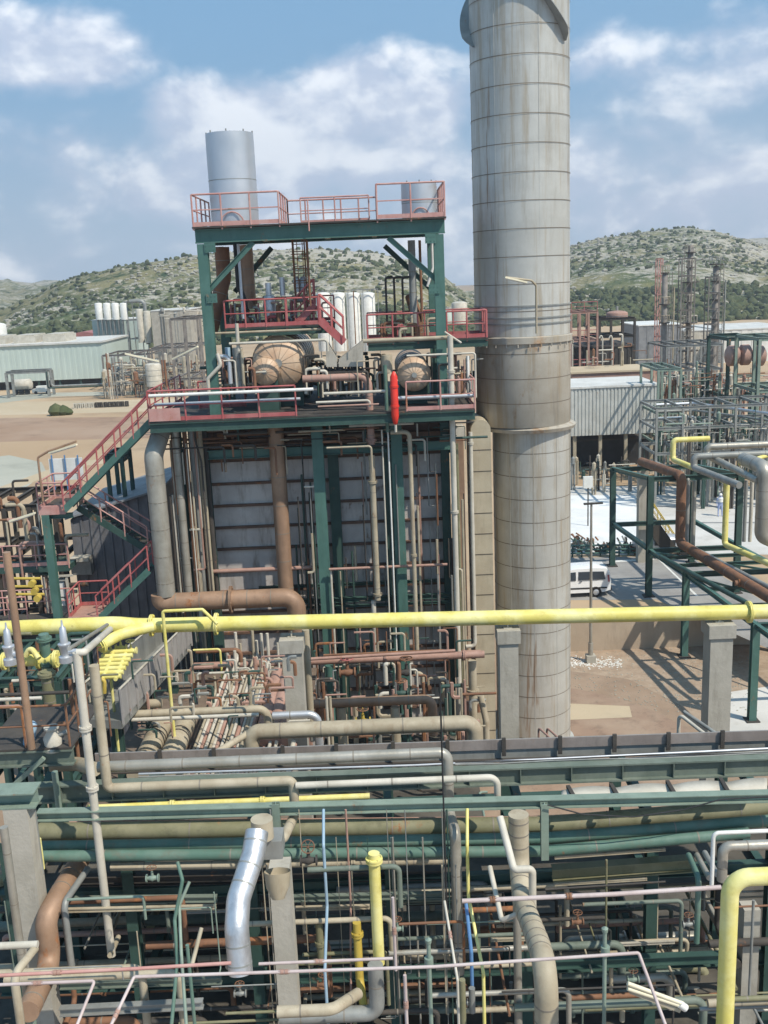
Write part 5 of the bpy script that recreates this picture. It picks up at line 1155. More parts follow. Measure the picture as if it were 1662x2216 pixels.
xpipes([
 ('upper long beige pipe across the front rack turning down at right', [(212, 1660, 20.2), ('h', 968), ('v', 1760), (985, 1800, 19.4), ('v', 2105)], 12, 'clad', dict(seams=1.3, bend=1.6)),
 ('lower long beige pipe across the front rack dropping to the silver elbow', [(203, 1440, 19.9), ('v', 1706), ('h', 634), ('v', 1762), (612, 1816, 18.6), ('h', 545), (548, 1850, 18)], 11, 'beige', dict(seams=1.3, bend=1.2)),
 ('pale pipe continuing right from the lower long beige pipe, hooked down', [(640, 1700, 19.8), ('h', 1076), ('v', 1738)], 7.5, 'offwhite', dict(seams=1.2)),
 ('tall pale pole pipe on the left reaching deep below the rack', [(166, 1412, 19.5), ('v', 1705), ('v', 2068)], 9.5, 'offwhite', dict(fl=((0, .55), (1, .0)))),
 ('short stub rising from the foot of the tall pale pole pipe', [(238, 2068, 19.3), (256, 2028, 20.2)], 6, 'beige'),
 ('pale pipe sloping up from the tall pole to the gas main branch', [(166, 1412, 19.5), ('h', 182), (238, 1362, 23)], 8, 'offwhite'),
 ('second pale pipe sloping beside the first to the gas main branch', [(150, 1404, 19.6), (232, 1352, 23.2)], 4.5, 'clad'),
 ('yellow pipe with stained lettering hidden under the front rack', [(190, 1748, 20.6), ('h', 800)], 6.5, 'yellow', dict(fl=((0, .3), (0, .62)))),
 ('fat olive pipe running along under the pale green beam', [(85, 1800, 20.4), (1175, 1786, 20.4), (1740, 1740, 20.4)], 19, 'olive_pipe', dict(seams=2.4, n=18, bend=40)),
 ('upper fat teal pipe under the olive pipe', [(80, 1833, 20), (1180, 1814, 20), (1740, 1770, 20)], 13, 'teal_pipe', dict(seams=2.2, n=18, bend=40)),
 ('lower fat teal pipe under the olive pipe', [(90, 1853, 19.7), (1180, 1842, 19.7), (1620, 1802, 19.7)], 12, 'teal_pipe', dict(seams=2.6, n=18, bend=40)),
 ('beige pipe right below the teal pipes', [(240, 1876, 20.2), (968, 1862, 20.2)], 8.5, 'beige', dict(seams=1.4, fl=((0, .72),))),
 ('thin pipe with brown couplings above the olive pipe', [(150, 1779, 20.6), (1170, 1768, 20.6)], 2.6, 'rust_pink'),
 ('thin silver pipe right above the olive pipe', [(1190, 1768, 20.6), (1740, 1722, 20.6)], 2.6, 'silver_matte'),
 ('fat ribbed beige pipe standing at the right of the front rack', [(1122, 1762, 18.6), ('v', 1872), (1132, 1955, 17.6), (1165, 2040, 16), (1182, 2100, 15), ('v', 2290)], 22, 'beige', dict(seams=.32, n=20, bend=2.0)),
 ('thin pale pipe frame hooked beside the fat ribbed pipe', [(1082, 1768, 18.4), (1112, 1882, 17.6), ('h', 1152), ('v', 1962)], 8, 'offwhite', dict(bend=1.2)),
 ('pale v-shaped pipe left of the fat ribbed pipe', [(1060, 1876, 18.6), (1086, 1992, 17.4), (1140, 1970, 17.2)], 5.5, 'offwhite', dict(bend=1.2)),
 ('pale straight pipe running down behind the fat ribbed pipe', [(1118, 1900, 18.5), ('v', 2230)], 9, 'clad'),
 ('bright yellow vertical pipe in the middle of the rack', [(809, 1846, 18.5), ('v', 2085)], 12.5, 'yellow', dict(fl=((0, .06),), n=18)),
 ('grey pipe below the yellow one curving left at the bottom', [(812, 2088, 18.0), ('v', 2192), ('h', 605)], 17, 'grey_steel', dict(seams=1.0, bend=1.5, n=18)),
 ('thin yellow hose running down right of the grey pipe', [(1011, 1750, 19.3), (1011, 1830, 18.8), ('v', 1940), (1046, 2105, 17.6), ('v', 2330)], 3.6, 'yellow', dict(name='hose', cat='hose')),
 ('thin light blue hose hanging left of the yellow pipe', [(700, 1752, 19.3), (700, 1830, 18.6), ('v', 1960), (703, 2100, 18), ('v', 2330)], 3.3, 'lightblue', dict(name='hose', cat='hose')),
 ('short blue hose right of the grey down pipe', [(1008, 1950, 16.8), (1020, 2060, 16.4), ('v', 2150)], 4, 'blue', dict(name='hose', cat='hose')),
 ('grey sleeve on the end of the short blue hose', [(1021, 2138, 16.3), ('v', 2190)], 7, 'grey_steel'),
 ('thin dark rod standing before the whole front rack', [(952, 1480, 17.5), ('v', 2000)], 2, 'black', dict(name='rod', cat='rod')),
 ('thin rusty hose hanging by the light blue one', [(748, 1752, 19.3), ('v', 1950), (760, 2300, 18)], 2.4, 'rust_pink', dict(name='hose', cat='hose')),
 ('short ochre pipe left of the bright yellow pipe', [(772, 1996, 18.6), ('v', 2120), (790, 2200, 18)], 9, 'dark_yellow', dict(fl=((0, .2),))),
 ('short olive stub pipe left of the ochre pipe', [(690, 1996, 18.8), ('v', 2085)], 8, 'olive_pipe', dict(fl=((0, .5),))),
 ('beige pipe stub curling at the bottom centre', [(600, 2190, 16.5), ('h', 720), (775, 2150, 17.2)], 13, 'beige', dict(seams=.6)),
 ('upright grey pipe with yellow dabs left of the blue hose', [(1000, 2120, 16.2), ('v', 2300)], 7, 'olive_pipe'),
])
# silver lagged elbow
pipe('shiny silver lagged pipe curving down at the left of the middle column', [(556, 1800, 16.4), (548, 1850, 16.1), (516, 1945, 15.5), (512, 2010, 15.2), (521, 2105, 15)], 25, 'silver', seams=.42, n=24, bend=2.2, m2='grey_steel')
pipe('beige capped pipe head above the silver lagged pipe', [(566, 1772, 16.9), ('v', 1812)], 24, 'beige', n=20)
t = T('pipe_shield', 'grey box shaped shield plate beside the silver lagged pipe', 'shield', P(590, 1870, 17)); b = MB(); Bx(b, 545, 1822, 612, 1862, 16.9, .5); b.build('box', 'grey_steel', t)
b = MB(); b.revolve(P(600, 1885, 17), (0, -.3, -1), [(0, .25), (.28, .22), (.5, .12), (.5, 0)], n=16); b.build('cone', 'beige', t)
# concrete columns of the rack
def ccol(label, x0, x1, ytop, Y, cap=None, z0=0):
    a = P(x0, ytop, Y); c = P(x1, ytop, Y); t = T('concrete_column', label, 'column', ((a.x+c.x)/2, Y, z0)); w_ = c.x-a.x
    MB().bb(a.x, c.x, Y-w_/2, Y+w_/2, z0, a.z).build('shaft', 'concrete', t)
    if cap: MB().ibeam((a.x-1.2, Y, a.z+.15), (c.x+.18, Y, a.z+.15), .5, .34).build('cap_beam', cap, t)
ccol('left concrete column of the front rack under a green cap beam', 14, 66, 1738, 19, 'pale_green')
ccol('middle concrete column of the front rack behind the silver pipe', 583, 628, 1868, 18.2)
ccol('short concrete column at the right behind the yellow elbow', 1605, 1640, 1960, 20)
xpipes([
 ('fat rusty pipe falling to a grey elbow at the lower left', [(175, 1858, 21), (120, 1950, 19), (98, 1990, 18.6), ('v', 2085), (60, 2190, 17)], 21, 'clad_brown', dict(seams=.7, bend=1.8, n=18)),
 ('rusty brown thin pipe right of the fat rusty pipe', [(190, 1880, 20), (138, 1955, 18.8), ('v', 2100)], 7, 'grey_steel'),
 ('pale grey pipe at the left edge below the cap beam', [(8, 1790, 18), ('v', 2216)], 9, 'clad', dict(seams=1)),
 ('pale flat pipe across the lower left corner', [(-20, 2048, 16.5), ('h', 82)], 8, 'offwhite'),
 ('pale pipe slanting down at the lower left corner', [(76, 2052, 16.5), (30, 2110, 15.8), ('v', 2230)], 9, 'beige'),
 ('fat yellow elbow pipe in the lower right corner', [(1730, 1893, 13), ('h', 1581), ('v', 2300)], 19, 'yellow', dict(bend=2.2, n=24)),
 ('thin white portal tube behind the yellow elbow', [(1540, 1915, 17), ('v', 1803), ('h', 1720)], 4.5, 'white'),
 ('grey cladded elbow pipe behind the yellow elbow', [(1562, 1905, 17.6), ('v', 1832), ('h', 1720)], 11, 'clad', dict(seams=.5, bend=1.5)),
 ('pale handrail pipe crossing the right of the front rack', [(1000, 1950, 16.5), (1330, 1935, 16.5), (1560, 1920, 16.5)], 5, 'pinkwhite', dict(fl=((0, .2), (0, .7)), flm='rusty', bend=40)),
 ('thin black tube above the pale handrail pipe', [(1180, 1925, 16.8), (1440, 1908, 16.8)], 2.2, 'dark'),
 ('blue green pipe slanting down beside the grey elbow pipe', [(1490, 1850, 19), (1512, 1900, 18), ('v', 2040)], 6, 'teal_pipe'),
 ('second slanting pale pipe beside the blue green one', [(1508, 1850, 19), (1535, 1900, 18)], 6, 'clad'),
 ('third slanting grey pipe beside the blue green one', [(1525, 1845, 19), (1552, 1893, 18)], 6, 'grey_steel'),
])
# near handrails at the bottom
def nrail(label, pts, rpx, mat): pipe(label, pts, rpx, mat, name='handrail', cat='handrail', n=8, bend=1.5, fl=((0, .35), (1, .5)) if len(pts) > 3 else ((0, .45),), flm='rust_pink')
nrail('faded red rail crossing the lower left just above the pale one', [(-20, 2112, 11.5), (300, 2096, 11.5), (500, 2084, 11.5)], 4, 'faded_red')
nrail('pale pink rail in the lower left corner bending down', [(-20, 2132, 11), ('h', 205), (150, 2260, 10.4)], 3.6, 'pinkwhite')
nrail('pale rail crossing the bottom centre and bending down at both ends', [(230, 2240, 10.4), (290, 2114, 11), (940, 2092, 11), (1382, 2062, 11), (1452, 2250, 10.4)], 3.8, 'pinkwhite')
nrail('upper thin pale rail at the bottom centre', [(560, 2086, 11.6), ('h', 850)], 3.4, 'pinkwhite')
nrail('thin pale rail post rising left of the grey down pipe', [(850, 1942, 12.2), ('v', 2100)], 3.4, 'pinkwhite')
nrail('thin pale tube slanting down right of the rail post', [(962, 1950, 12.6), (990, 2120, 11.6), ('v', 2240)], 2.8, 'offwhite')
nrail('pink rail post below the bottom rail', [(876, 2110, 11), ('v', 2250)], 3.8, 'pinkwhite')
def spear(label, px, y0, Y):
    t = T('green_post', label, 'post', P(px, 2216, Y)); pipe('', [(px, y0, Y), ('v', 2270)], 4.5, 'pale_green', name='rod', parent=t)
    p = P(px+1, y0+45, Y); MB().cyl(p-Vector((0, 0, .06)), p+Vector((0, 0, .06)), .06, n=8).build('clamp', 'pale_green', t); p = P(px, y0, Y); MB().revolve(p, (0, 0, 1), [(-.03, .04), (.02, .045), (.05, 0)], n=8).build('knob', 'pale_green', t)
spear('pale green rod standing at the bottom centre', 927, 2036, 11.6); spear('pale green rod standing at the bottom right', 1309, 2012, 11.6)
xpipes([
 ('green slack cable hanging at the lower left, longer one', [(384, 1865, 17), (395, 1905, 16.8), (378, 1990, 16.6), (384, 2080, 16.2), (370, 2230, 15.6)], 4, 'teal_pipe', dict(name='cable', cat='cable')),
 ('green slack cable twisted beside the longer one', [(410, 1908, 17), (388, 1960, 16.8), (392, 2060, 16.2), (404, 2230, 15.4)], 3.6, 'pale_green', dict(name='cable', cat='cable')),
 ('green upright rod beside the hanging green cables', [(405, 2045, 12.5), ('v', 2260)], 4, 'teal_pipe', dict(name='rod', cat='rod')),
 ('bare wooden stick leaning beside the green rod', [(436, 2008, 14), (415, 2090, 13.6)], 4.5, 'beige', dict(name='stick', cat='stick')),
])
valve('rusty hand wheel valve hanging under the rack left of the blue hose', 668, 1862, 17, .2, 'dark', 'rusty', True)
t = T('fluorescent_lamp', 'tan twin tube lamp fixture lying over the dark floor at the lower right', 'lamp', P(1420, 2140, 12))
for d in (0, 16): MB().cyl(P(1358, 2128+d*.7, 11.2), P(1478, 2172+d*.4, 11.2), .028, n=8).build('tube', 'lampcream', t)
MB().bar(P(1362, 2140, 11.26), P(1470, 2182, 11.26), .12, .05).build('housing', 'beige', t); MB().cyl(P(1470, 2172, 11.2), P(1484, 2182, 11.2), .05, n=10).build('end_cap', 'white', t)
# ---- dark structure below
def beam(label, x0, y0, x1, y1, Y, w, mat, nm='steel_beam'):
    a = P(x0, y0, Y); c = P(x1, y1, Y); h = w*Y/F; MB().ibeam(a, c, h*.8, h).build(nm, mat, None, label, 'beam')
beam('grey green beam under the rack, upper left', 145, 1948, 470, 1944, 20, 16, 'girder')
beam('tan beam just below the upper left grey green one', 140, 1970, 468, 1962, 19.4, 10, 'beige')
beam('grey green beam under the rack, right of the middle column', 630, 1944, 960, 1936, 20, 15, 'girder')
beam('tan beam below the middle grey green one', 640, 1966, 800, 1962, 19.4, 10, 'beige')
beam('long dull olive girder behind the lower teal pipe at right', 1195, 1890, 1500, 1868, 20.6, 34, 'olive_pipe')
beam('long dark girder behind the beige pipe at left', 150, 1905, 960, 1890, 21, 26, 'dark')
beam('pale slim beam above the handrail pipe at right', 1200, 1856, 1440, 1838, 20.2, 7, 'beige')
beam('second pale slim beam above the handrail pipe at right', 1200, 1914, 1400, 1902, 20.2, 7, 'beige')
beam('grey slab edge beam low at the left', 130, 2132, 480, 2120, 19, 18, 'girder')
beam('grey slab edge beam lowest at the left', 130, 2188, 440, 2172, 17.6, 22, 'grey_steel')
beam('dark beam low at the right of the fat ribbed pipe', 1200, 2085, 1580, 2070, 19.5, 24, 'dark_green')
beam('pale beam crossing low between ribbed pipe and yellow elbow', 1210, 2050, 1460, 2038, 20.5, 8, 'concrete')
beam('short pale beam left of the ribbed pipe', 1062, 2034, 1140, 2032, 19, 8, 'beige')
def floor(label, x0, x1, y0, y1, z, mat='floor_shade'):  # added decks, their dark colour stands in for shade behind the lower pipes
    t = MB().bb(x0, x1, y0, y1, z-.12, z).build('shade_floor', mat, None, label, 'floor')
floor('shade-coloured dark floor deck low under the right half of the front rack', .6, 11, 15.5, 28, 2.6)
floor('shade-coloured dark floor deck low under the left half of the front rack', -12, -.2, 16.5, 28, 3.1)
t = T('pipe_rack', 'green steel rack columns and cross beams standing under the front rack', 'pipe rack', (0, 21, 0))
for x in (-8.9, -6.2, -3.4, -.2, 2.9, 5.8, 8.6):
    for Y in (20.9, 24.5):
        MB().ibeam((x, Y, 0), (x, Y, 8.9), .26, .26, up=(0, 1, 0)).build('column', 'dark_green', t)
    for z in (4.6, 7.0, 8.7): MB().ibeam((x, 20.9, z), (x, 24.5, z), .18, .26).build('cross_beam', 'dark_green', t)
for Y in (20.95, 24.5):
    for z in (5.0, 7.4): MB().ibeam((-9.5, Y, z), (9.5, Y, z), .18, .28).build('long_beam', 'dark_green', t)
MB().bb(-9.4, 9.4, 21.1, 24.4, 6.9, 6.95).build('shade_deck', 'floor_shade', t)  # added solid deck, coloured as the shade between the rack pipes
rnd = random.Random(17)
names = ['dark', 'grey_steel', 'beige', 'olive_pipe', 'rusty', 'girder', 'clad', 'pale_green', 'dark', 'beige', 'girder', 'clad']
for i in range(170):
    x = rnd.uniform(-20, 1640); y = rnd.uniform(1880, 2230); Y = rnd.uniform(17.4, 25); k = rnd.random(); mt = rnd.choice(names); r = rnd.choice((1.6, 2.4, 3.2, 4.5, 6, 9))
    if k < .6: sp = [(x, y, Y), ('h', x+rnd.uniform(120, 420)), ('v', y+rnd.uniform(20, 120))]
    elif k < .8: sp = [(x, y-60, Y), ('v', y+rnd.uniform(60, 240)), ('y', Y+rnd.uniform(-2, 3))]
    else: sp = [(x, y, Y), ('y', Y+rnd.uniform(2, 5)), ('h', x+rnd.uniform(-140, 140))]
    rpipe('under the front rack', sp, r, mt, group='dull pipes under the front rack', n=10, seams=1.2 if r > 4 else 0, own=(r > 2))
rnd = random.Random(23)
for i in range(18):
    x = rnd.uniform(560, 1000); Y = rnd.uniform(19.1, 19.4); y = 1752+i % 3*60
    rpipe('hanging below the middle of the rack', [(x, y, Y), ('v', y+rnd.uniform(220, 520)), ('h', x+rnd.uniform(-20, 20))], rnd.uniform(.9, 2.2), rnd.choice(['dark', 'grey_steel', 'clad', 'dark_green', 'beige']), group='thin instrument tubes under the front rack', n=6, own=(i < 16))
for i in range(9):
    x = (70, 330, 520, 700, 860, 1000, 1250, 1370, 1490)[i]; y = (2140, 1900, 2150, 2130, 2010, 2170, 1995, 2120, 2000)[i]
    valve('small %s valve deep under the front rack, %s' % (('rusty', 'green', 'grey')[i % 3], ('at the left edge', 'below the teal pipes at left', 'under the silver pipe', 'by the light blue hose', 'right of the yellow pipe', 'by the short blue hose', 'right of the ribbed pipe', 'by the lamp fixture', 'left of the yellow elbow')[i]), x, y, 18+.2*i, .16, ('rusty', 'pale_green', 'grey_steel')[i % 3])
rnd = random.Random(101)
LN = [(1885, 25.5, 10, 'olive_pipe', 'olive'), (1918, 24.0, 8, 'beige', 'tan'), (1990, 23.4, 11, 'girder', 'faded green'), (2012, 22.4, 6, 'rust_pink', 'pinkish'), (2048, 24.6, 13, 'clad', 'grey beige'), (2078, 22.0, 7, 'beige', 'tan'),
      (2112, 23.6, 12, 'olive_pipe', 'olive'), (2140, 21.6, 6, 'rusty', 'rusty'), (2165, 23.0, 10, 'clad', 'grey beige'), (2195, 21.8, 8, 'girder', 'faded green')]
for s_, (xa_, xb_) in enumerate(((-30, 560), (640, 1010), (1190, 1600))):
    for i, (y, Y, r, mt, cw) in enumerate(LN):
        if (i+s_) % 5 == 4: continue
        x0_ = xa_+rnd.uniform(0, 60); x1_ = xb_-rnd.uniform(0, 90)
        pipe('%s cross pipe deep under the front rack, %s from the top, %s' % (cw, ('first', 'second', 'third', 'fourth', 'fifth', 'sixth', 'seventh', 'eighth', 'ninth', 'tenth')[i], ('left part', 'middle part', 'right part')[s_]),
             [(x0_, y-(x0_-800)*.02+12, Y), ('v', y-(x0_-800)*.02), ('h', x1_), ('v', y+40-(x1_-800)*.02)], r, mt, seams=1.4, fl=((1, rnd.uniform(.3, .7)),), flm=mt)
# ================================================================ LEFT MANIFOLD
t = T('manifold_platform', 'dark green platform slab at the left edge carrying the valve manifold', 'platform', P(70, 1640, 21.5))
a = P(-40, 1625, 21.2); c = solve(a, 0, px=155); MB().bb(a.x, c.x, 21.2, 23.6, a.z-.05, a.z).build('deck', 'grating', t); MB().ibeam((a.x, 21.3, a.z-.25), (c.x, 21.3, a.z-.25), .25, .38).build('beam', 'girder', t)
MB().bar(P(20, 1708, 21.2), P(95, 1640, 21.2), .1, .1).build('brace', 'pale_green', t)
rail(t, [(c.x-.05, 23.5, a.z), (c.x-.05, 21.25, a.z), (a.x, 21.25, a.z)], mat='rusty', h=1.0, gap=.8, toe=False)
xpipes([
 ('weathered orange pole standing at the far left before the stairs', [(14, 1195, 20), ('v', 1620)], 8.5, 'clad_brown', dict(name='pole', cat='pole')),
 ('fat yellow manifold pipe below the gas main at the left edge', [(-40, 1433, 25), ('h', 126)], 13, 'yellow', dict(fl=((0, .3), (0, .75), (0, .97)), flm='yellow', n=16)),
 ('bright green valve riser between the gas main and yellow manifold', [(94, 1372, 25), ('v', 1445)], 11, 'teal_pipe', dict(fl=((0, .15), (0, .85)))),
 ('olive and rust upright pipe under the yellow manifold', [(100, 1452, 24.5), ('v', 1580)], 13, 'olive_pipe', dict(seams=.5, fl=((0, .05),))),
 ('yellow elbow rising left of the green valve riser', [(55, 1420, 24.8), (66, 1400, 24.8), (84, 1425, 24.6)], 6, 'yellow'),
 ('rusty upright pipe at the right edge of the manifold', [(150, 1470, 23), ('v', 1640)], 4, 'rusty'),
 ('dark pipe crossing behind the manifold', [(-20, 1505, 24), ('h', 160)], 4, 'dark'),
 ('pink rusty tube frame standing on the manifold platform', [(-10, 1530, 21.3), ('h', 46), ('v', 1625)], 3.6, 'rust_pink'),
 ('pale horizontal tube behind the pink tube frame', [(-20, 1515, 22), ('h', 90)], 4, 'offwhite'),
 ('fat tan pipe end below the manifold platform', [(110, 1655, 21.6), ('h', 170), (205, 1665, 20.8)], 15, 'beige', dict(n=16)),
 ('pale green post under the manifold platform', [(118, 1670, 20.6), ('v', 1748)], 7, 'pale_green', dict(name='post', cat='post')),
 ('yellow band pipe beside the left concrete column', [(84, 1815, 19.3), ('v', 1880)], 5, 'yellow'),
 ('thin grey upright left of the yellow band pipe', [(72, 1740, 19.2), ('v', 1890)], 4.5, 'grey_steel'),
])
for i, (x, y) in enumerate(((22, 1425), (142, 1420))):
    p = P(x, y, 24.2); t = T('relief_valve', '%s silver relief valve standing on the yellow manifold' % ('left', 'right')[i], 'valve', p)
    MB().revolve(p, (0, 0, 1), [(-.15, 0), (-.15, .17), (0, .17), (.02, .1), (.25, .13), (.3, .16), (.34, .16), (.36, .1), (.75, .08), (.8, .03), (.95, .02), (.95, 0)], n=16).build('body', 'silver_matte', t)
    MB().cyl(p+Vector((0, 0, .12)), p+Vector((.3, 0, .12)), .07, n=12).build('outlet', 'silver_matte', t)
p = P(117, 1622, 21.4); t = T('pump', 'white bulbous valve body standing on the manifold platform', 'valve', p); MB().revolve(p, (0, 0, 1), [(0, 0), (0, .22), (.05, .24), (.1, .19), (.3, .21), (.42, .13), (.5, .12), (.52, .17), (.56, .17), (.58, 0)], n=20).build('body', 'offwhite', t)
MB().cyl(p+Vector((0, 0, .3)), p+Vector((.35, 0, .42)), .06, n=10).build('arm', 'grey_steel', t)
p = P(62, 1610, 21.5); MB().revolve(p, (.25, 0, 1), [(0, 0), (0, .13), (.5, .13), (.55, .08), (.55, 0)], n=14).build('canister', 'lightblue', None, 'pale blue tilted canister left of the white valve body', 'canister')
t = T('yellow_tube_grid', 'grid of short yellow tubes stacked left of the inclined gallery', 'pipework', P(250, 1480, 27))
for i in range(7):
    a = P(200+i*4, 1466-i*9, 27+i*.35); c = solve(a, 0, px=262+i*5); MB().tube([a, c], .075, n=8).build('tube', 'yellow', t)
for x in (222, 250): MB().tube([P(x, 1470, 26.9), P(x+24, 1408, 29.3)], .06, n=8).build('cross_tube', 'yellow', t)
MB().tube(fillet([P(212, 1500, 26.9), P(205, 1470, 26.9), P(226, 1470, 26.9), P(226, 1500, 26.9)], .1), .06, n=8).build('leg_tube', 'dark_yellow', t)
for i, (x, y) in enumerate(((262, 1402), (240, 1410), (284, 1408))): valve('yellow valve %s on top of the yellow tube grid' % ('in the middle', 'at the left', 'at the right')[i], x, y, 29.6, .22, 'yellow', 'yellow')
t = T('valve_manifold', 'yellow valve group behind the tall green post at the lower catwalk', 'pipework', P(60, 1300, 37.5))
for i in range(3):
    MB().tube([P(30, 1252+i*17, 37.8+i*.1), P(88+i*4, 1252+i*17, 37.8+i*.1)], .055, n=10).build('tube', 'dark_yellow', t)
    q = P(70+i*6, 1262+i*16, 37.4); MB().cyl(q-Vector((0, .15, 0)), q+Vector((0, .1, 0)), .13, n=16).build('flange', 'dark_yellow', t)
rnd = random.Random(41)
for i in range(60):
    x = rnd.uniform(-10, 250); Y = rnd.uniform(24, 31); y = rnd.uniform(1440, 1620)
    rpipe('small pipe tangled behind the yellow manifold at the left', [(x, y, Y), ('v', y-rnd.uniform(20, 90)), ('h', x+rnd.uniform(-50, 50))], rnd.uniform(1.4, 5), rnd.choice(['dark', 'dark_green', 'grey_steel', 'beige', 'rusty', 'olive_pipe', 'offwhite', 'rusty']), group='tangled pipes behind the yellow manifold', n=8)
for i in range(40):
    x = rnd.uniform(-20, 150); Y = rnd.uniform(40, 44); y = rnd.uniform(1120, 1360)
    rpipe('small pipe in the brown unit left of the tall green post', [(x, y, Y), ('v', y-rnd.uniform(20, 90)), ('h', x+rnd.uniform(-60, 60))], rnd.uniform(1.4, 6), rnd.choice(['dark', 'rusty', 'grey_steel', 'beige', 'rust_pink', 'dark_green', 'dark']), group='small pipes in the brown unit at the left', n=8)
frame('brown process frame left of the tall green stair post', -60, 150, 1098, 1380, 43.2, 4, 5, (.5, .8, 1), 'dark', w=.2, ground=0)
frame('dark steel frame standing behind the yellow manifold', -40, 150, 1475, 1700, 26, 3, 4, (.4, .7, 1), 'dark_green', w=.2, ground=0)
# ================================================================ RIGHT RACK
t = T('pipe_rack', 'dark green two tier pipe rack on tall posts beside the road at right', 'pipe rack', (17, 55, 0))
PO = [(14.84, 64.2, UZ, 8.5), (15.49, 57.6, UZ, 9.15), (16.17, 52.6, 0, 4.85), (16.85, 44.2, 0, 4.85), (17.6, 35.5, 0, 4.85)]
for i, (x, y, z0, z1) in enumerate(PO):
    for dx in (0, 5.2):
        MB().ibeam((x+dx, y, z0), (x+dx, y, z1), .34, .34, up=(0, 1, 0)).build('column', 'green_steel' if i > 1 else 'dark_green', t)
        MB().box((x+dx, y, z0+.03), (.62, .62, .06)).build('base_plate', 'dark', t)
    for z in ({4.85, z1}): MB().ibeam((x, y, z-.16), (x+5.2, y, z-.16), .2, .28).build('cross_beam', 'dark_green', t)
for dx in (0, 5.2):
    for (a, c, z) in ((0, 1, 0), (1, 2, 4.85), (2, 3, 4.85), (3, 4, 4.85), (0, 1, 4.9)):
        pa, pc_ = PO[a], PO[c]; za = z or pa[3]; zc_ = z or pc_[3]
        MB().ibeam((pa[0]+dx, pa[1], za-.13), (pc_[0]+dx, pc_[1], zc_-.13), .2, .26).build('long_beam', 'green_steel', t)
for (a, c) in ((1, 2), (2, 3)):
    for q in (.33, .66):
        A = Vector(PO[a][:2]+(4.7,)).lerp(Vector(PO[c][:2]+(4.7,)), q); MB().ibeam(A, A+Vector((5.2, 0, 0)), .14, .2).build('cross_beam', 'dark_green', t)
    MB().bar((PO[a][0]+.1, PO[a][1], 4.62), (PO[c][0]+5.1, PO[c][1], 4.62), .1, .1).build('plan_brace', 'green_steel', t)
t = T('concrete_column', 'pale mottled concrete column behind the green rack posts by the yard', 'column', G(1388, 1215, UZ)); a = G(1388, 1215, UZ); MB().bb(a.x-.3, a.x+.3, a.y-.3, a.y+.3, UZ, 8.6).build('shaft', 'concrete', t)
xpipes([
 ('brown pipe stepping down the right rack toward the camera', [(1388, 999, 64), (1475, 1030, 57), ('v', 1175), ('g', 1700, 1314, 5.3)], 9.5, 'rusty', dict(bend=1.3, seams=2.2)),
 ('grey pipe beside the brown one on the right rack', [(1400, 1000, 65), (1489, 1036, 57.6), ('v', 1178), ('g', 1700, 1290, 5.3)], 4.5, 'grey_steel', dict(bend=1.3)),
 ('slim grey pipe third on the right rack step', [(1420, 1002, 65), (1503, 1040, 58), ('v', 1180)], 4, 'clad', dict(bend=1.3)),
 ('yellow pipe looping and stepping down the right rack', [(1535, 949, 61), ('h', 1457), ('v', 994), (1573, 1042, 55), ('v', 1178), ('g', 1710, 1240, 5.6)], 6, 'yellow', dict(bend=1.4)),
 ('fat pale grey pipe looping at the top of the right rack', [(1740, 958, 56), ('h', 1530), ('v', 985), (1640, 1040, 51)], 7.5, 'clad', dict(bend=1.3, seams=1.5)),
 ('second fat pale pipe below the grey loop on the right rack', [(1740, 978, 55), ('h', 1502), ('v', 1012), (1600, 1050, 51)], 7.5, 'grey_steel', dict(bend=1.3, seams=1.5)),
 ('fat grey upright pipe at the right edge of the rack', [(1610, 994, 54), (1655, 1012, 51), ('v', 1160), ('g', 1740, 1200, 5.8)], 15, 'clad', dict(bend=1.2, seams=1.2, n=16)),
 ('thin yellow pipe crossing behind the fat grey upright', [(1600, 1004, 54), (1720, 968, 56)], 4.5, 'yellow'),
 ('first slim upright pipe left of the fat grey one', [(1615, 1040, 53), ('v', 1172)], 4, 'grey_steel'),
 ('second slim upright pipe left of the fat grey one', [(1628, 1042, 53), ('v', 1172)], 4, 'offwhite'),
 ('dark pipe low on the right rack between the beams', [(1430, 1205, 55), ('g', 1700, 1350, 4.95)], 5, 'dark_green'),
 ('rust coloured valve stub lying on the right rack', [(1590, 1262, 49), ('h', 1622)], 6, 'rusty', dict(fl=((0, .3), (0, .9)))),
])
# lamp post, guard rails, hoses
t = T('street_lamp', 'slender grey lamp post on a footing before the low wall', 'lamp post', G(1278, 1432, 0)); a = G(1278, 1432, 0); zt = solve(a, 2, py=1090).z
MB().cyl(a, (a.x, a.y, zt), .09, .06, n=10).build('pole', 'clad', t); MB().box((a.x, a.y, .2), (.5, .5, .4)).build('footing', 'concrete', t); MB().cyl((a.x, a.y, .4), (a.x, a.y, 1.1), .14, n=10).build('sleeve', 'clad', t)
MB().bar((a.x-.4, a.y, zt), (a.x+.6, a.y, zt+.02), .2, .08).build('cross_arm', 'dark', t)
t = T('floodlight', 'white square floodlight panel on a thin mast under the beige box building', 'floodlight', P(1272, 1100, 75)); Bx(b := MB(), 1263, 1032, 1283, 1056, 75, .3); b.build('head', 'white', t); q = P(1273, 1056, 75.1); MB().cyl((q.x, 75.15, UZ), (q.x, 75.15, q.z), .05, n=6).build('mast', 'dark', t)
rnd = random.Random(55)
t = T('fence', 'low green mesh fence with pipes along the near edge of the pale yard', 'fence', G(1300, 1212, UZ))
a = G(1120, 1207, UZ); c = G(1400, 1203, UZ)
for i in range(15): q = a.lerp(c, i/14); MB().cyl(q, q+Vector((0, 0, .8)), .05, n=6).build('post', 'dark_green', t)
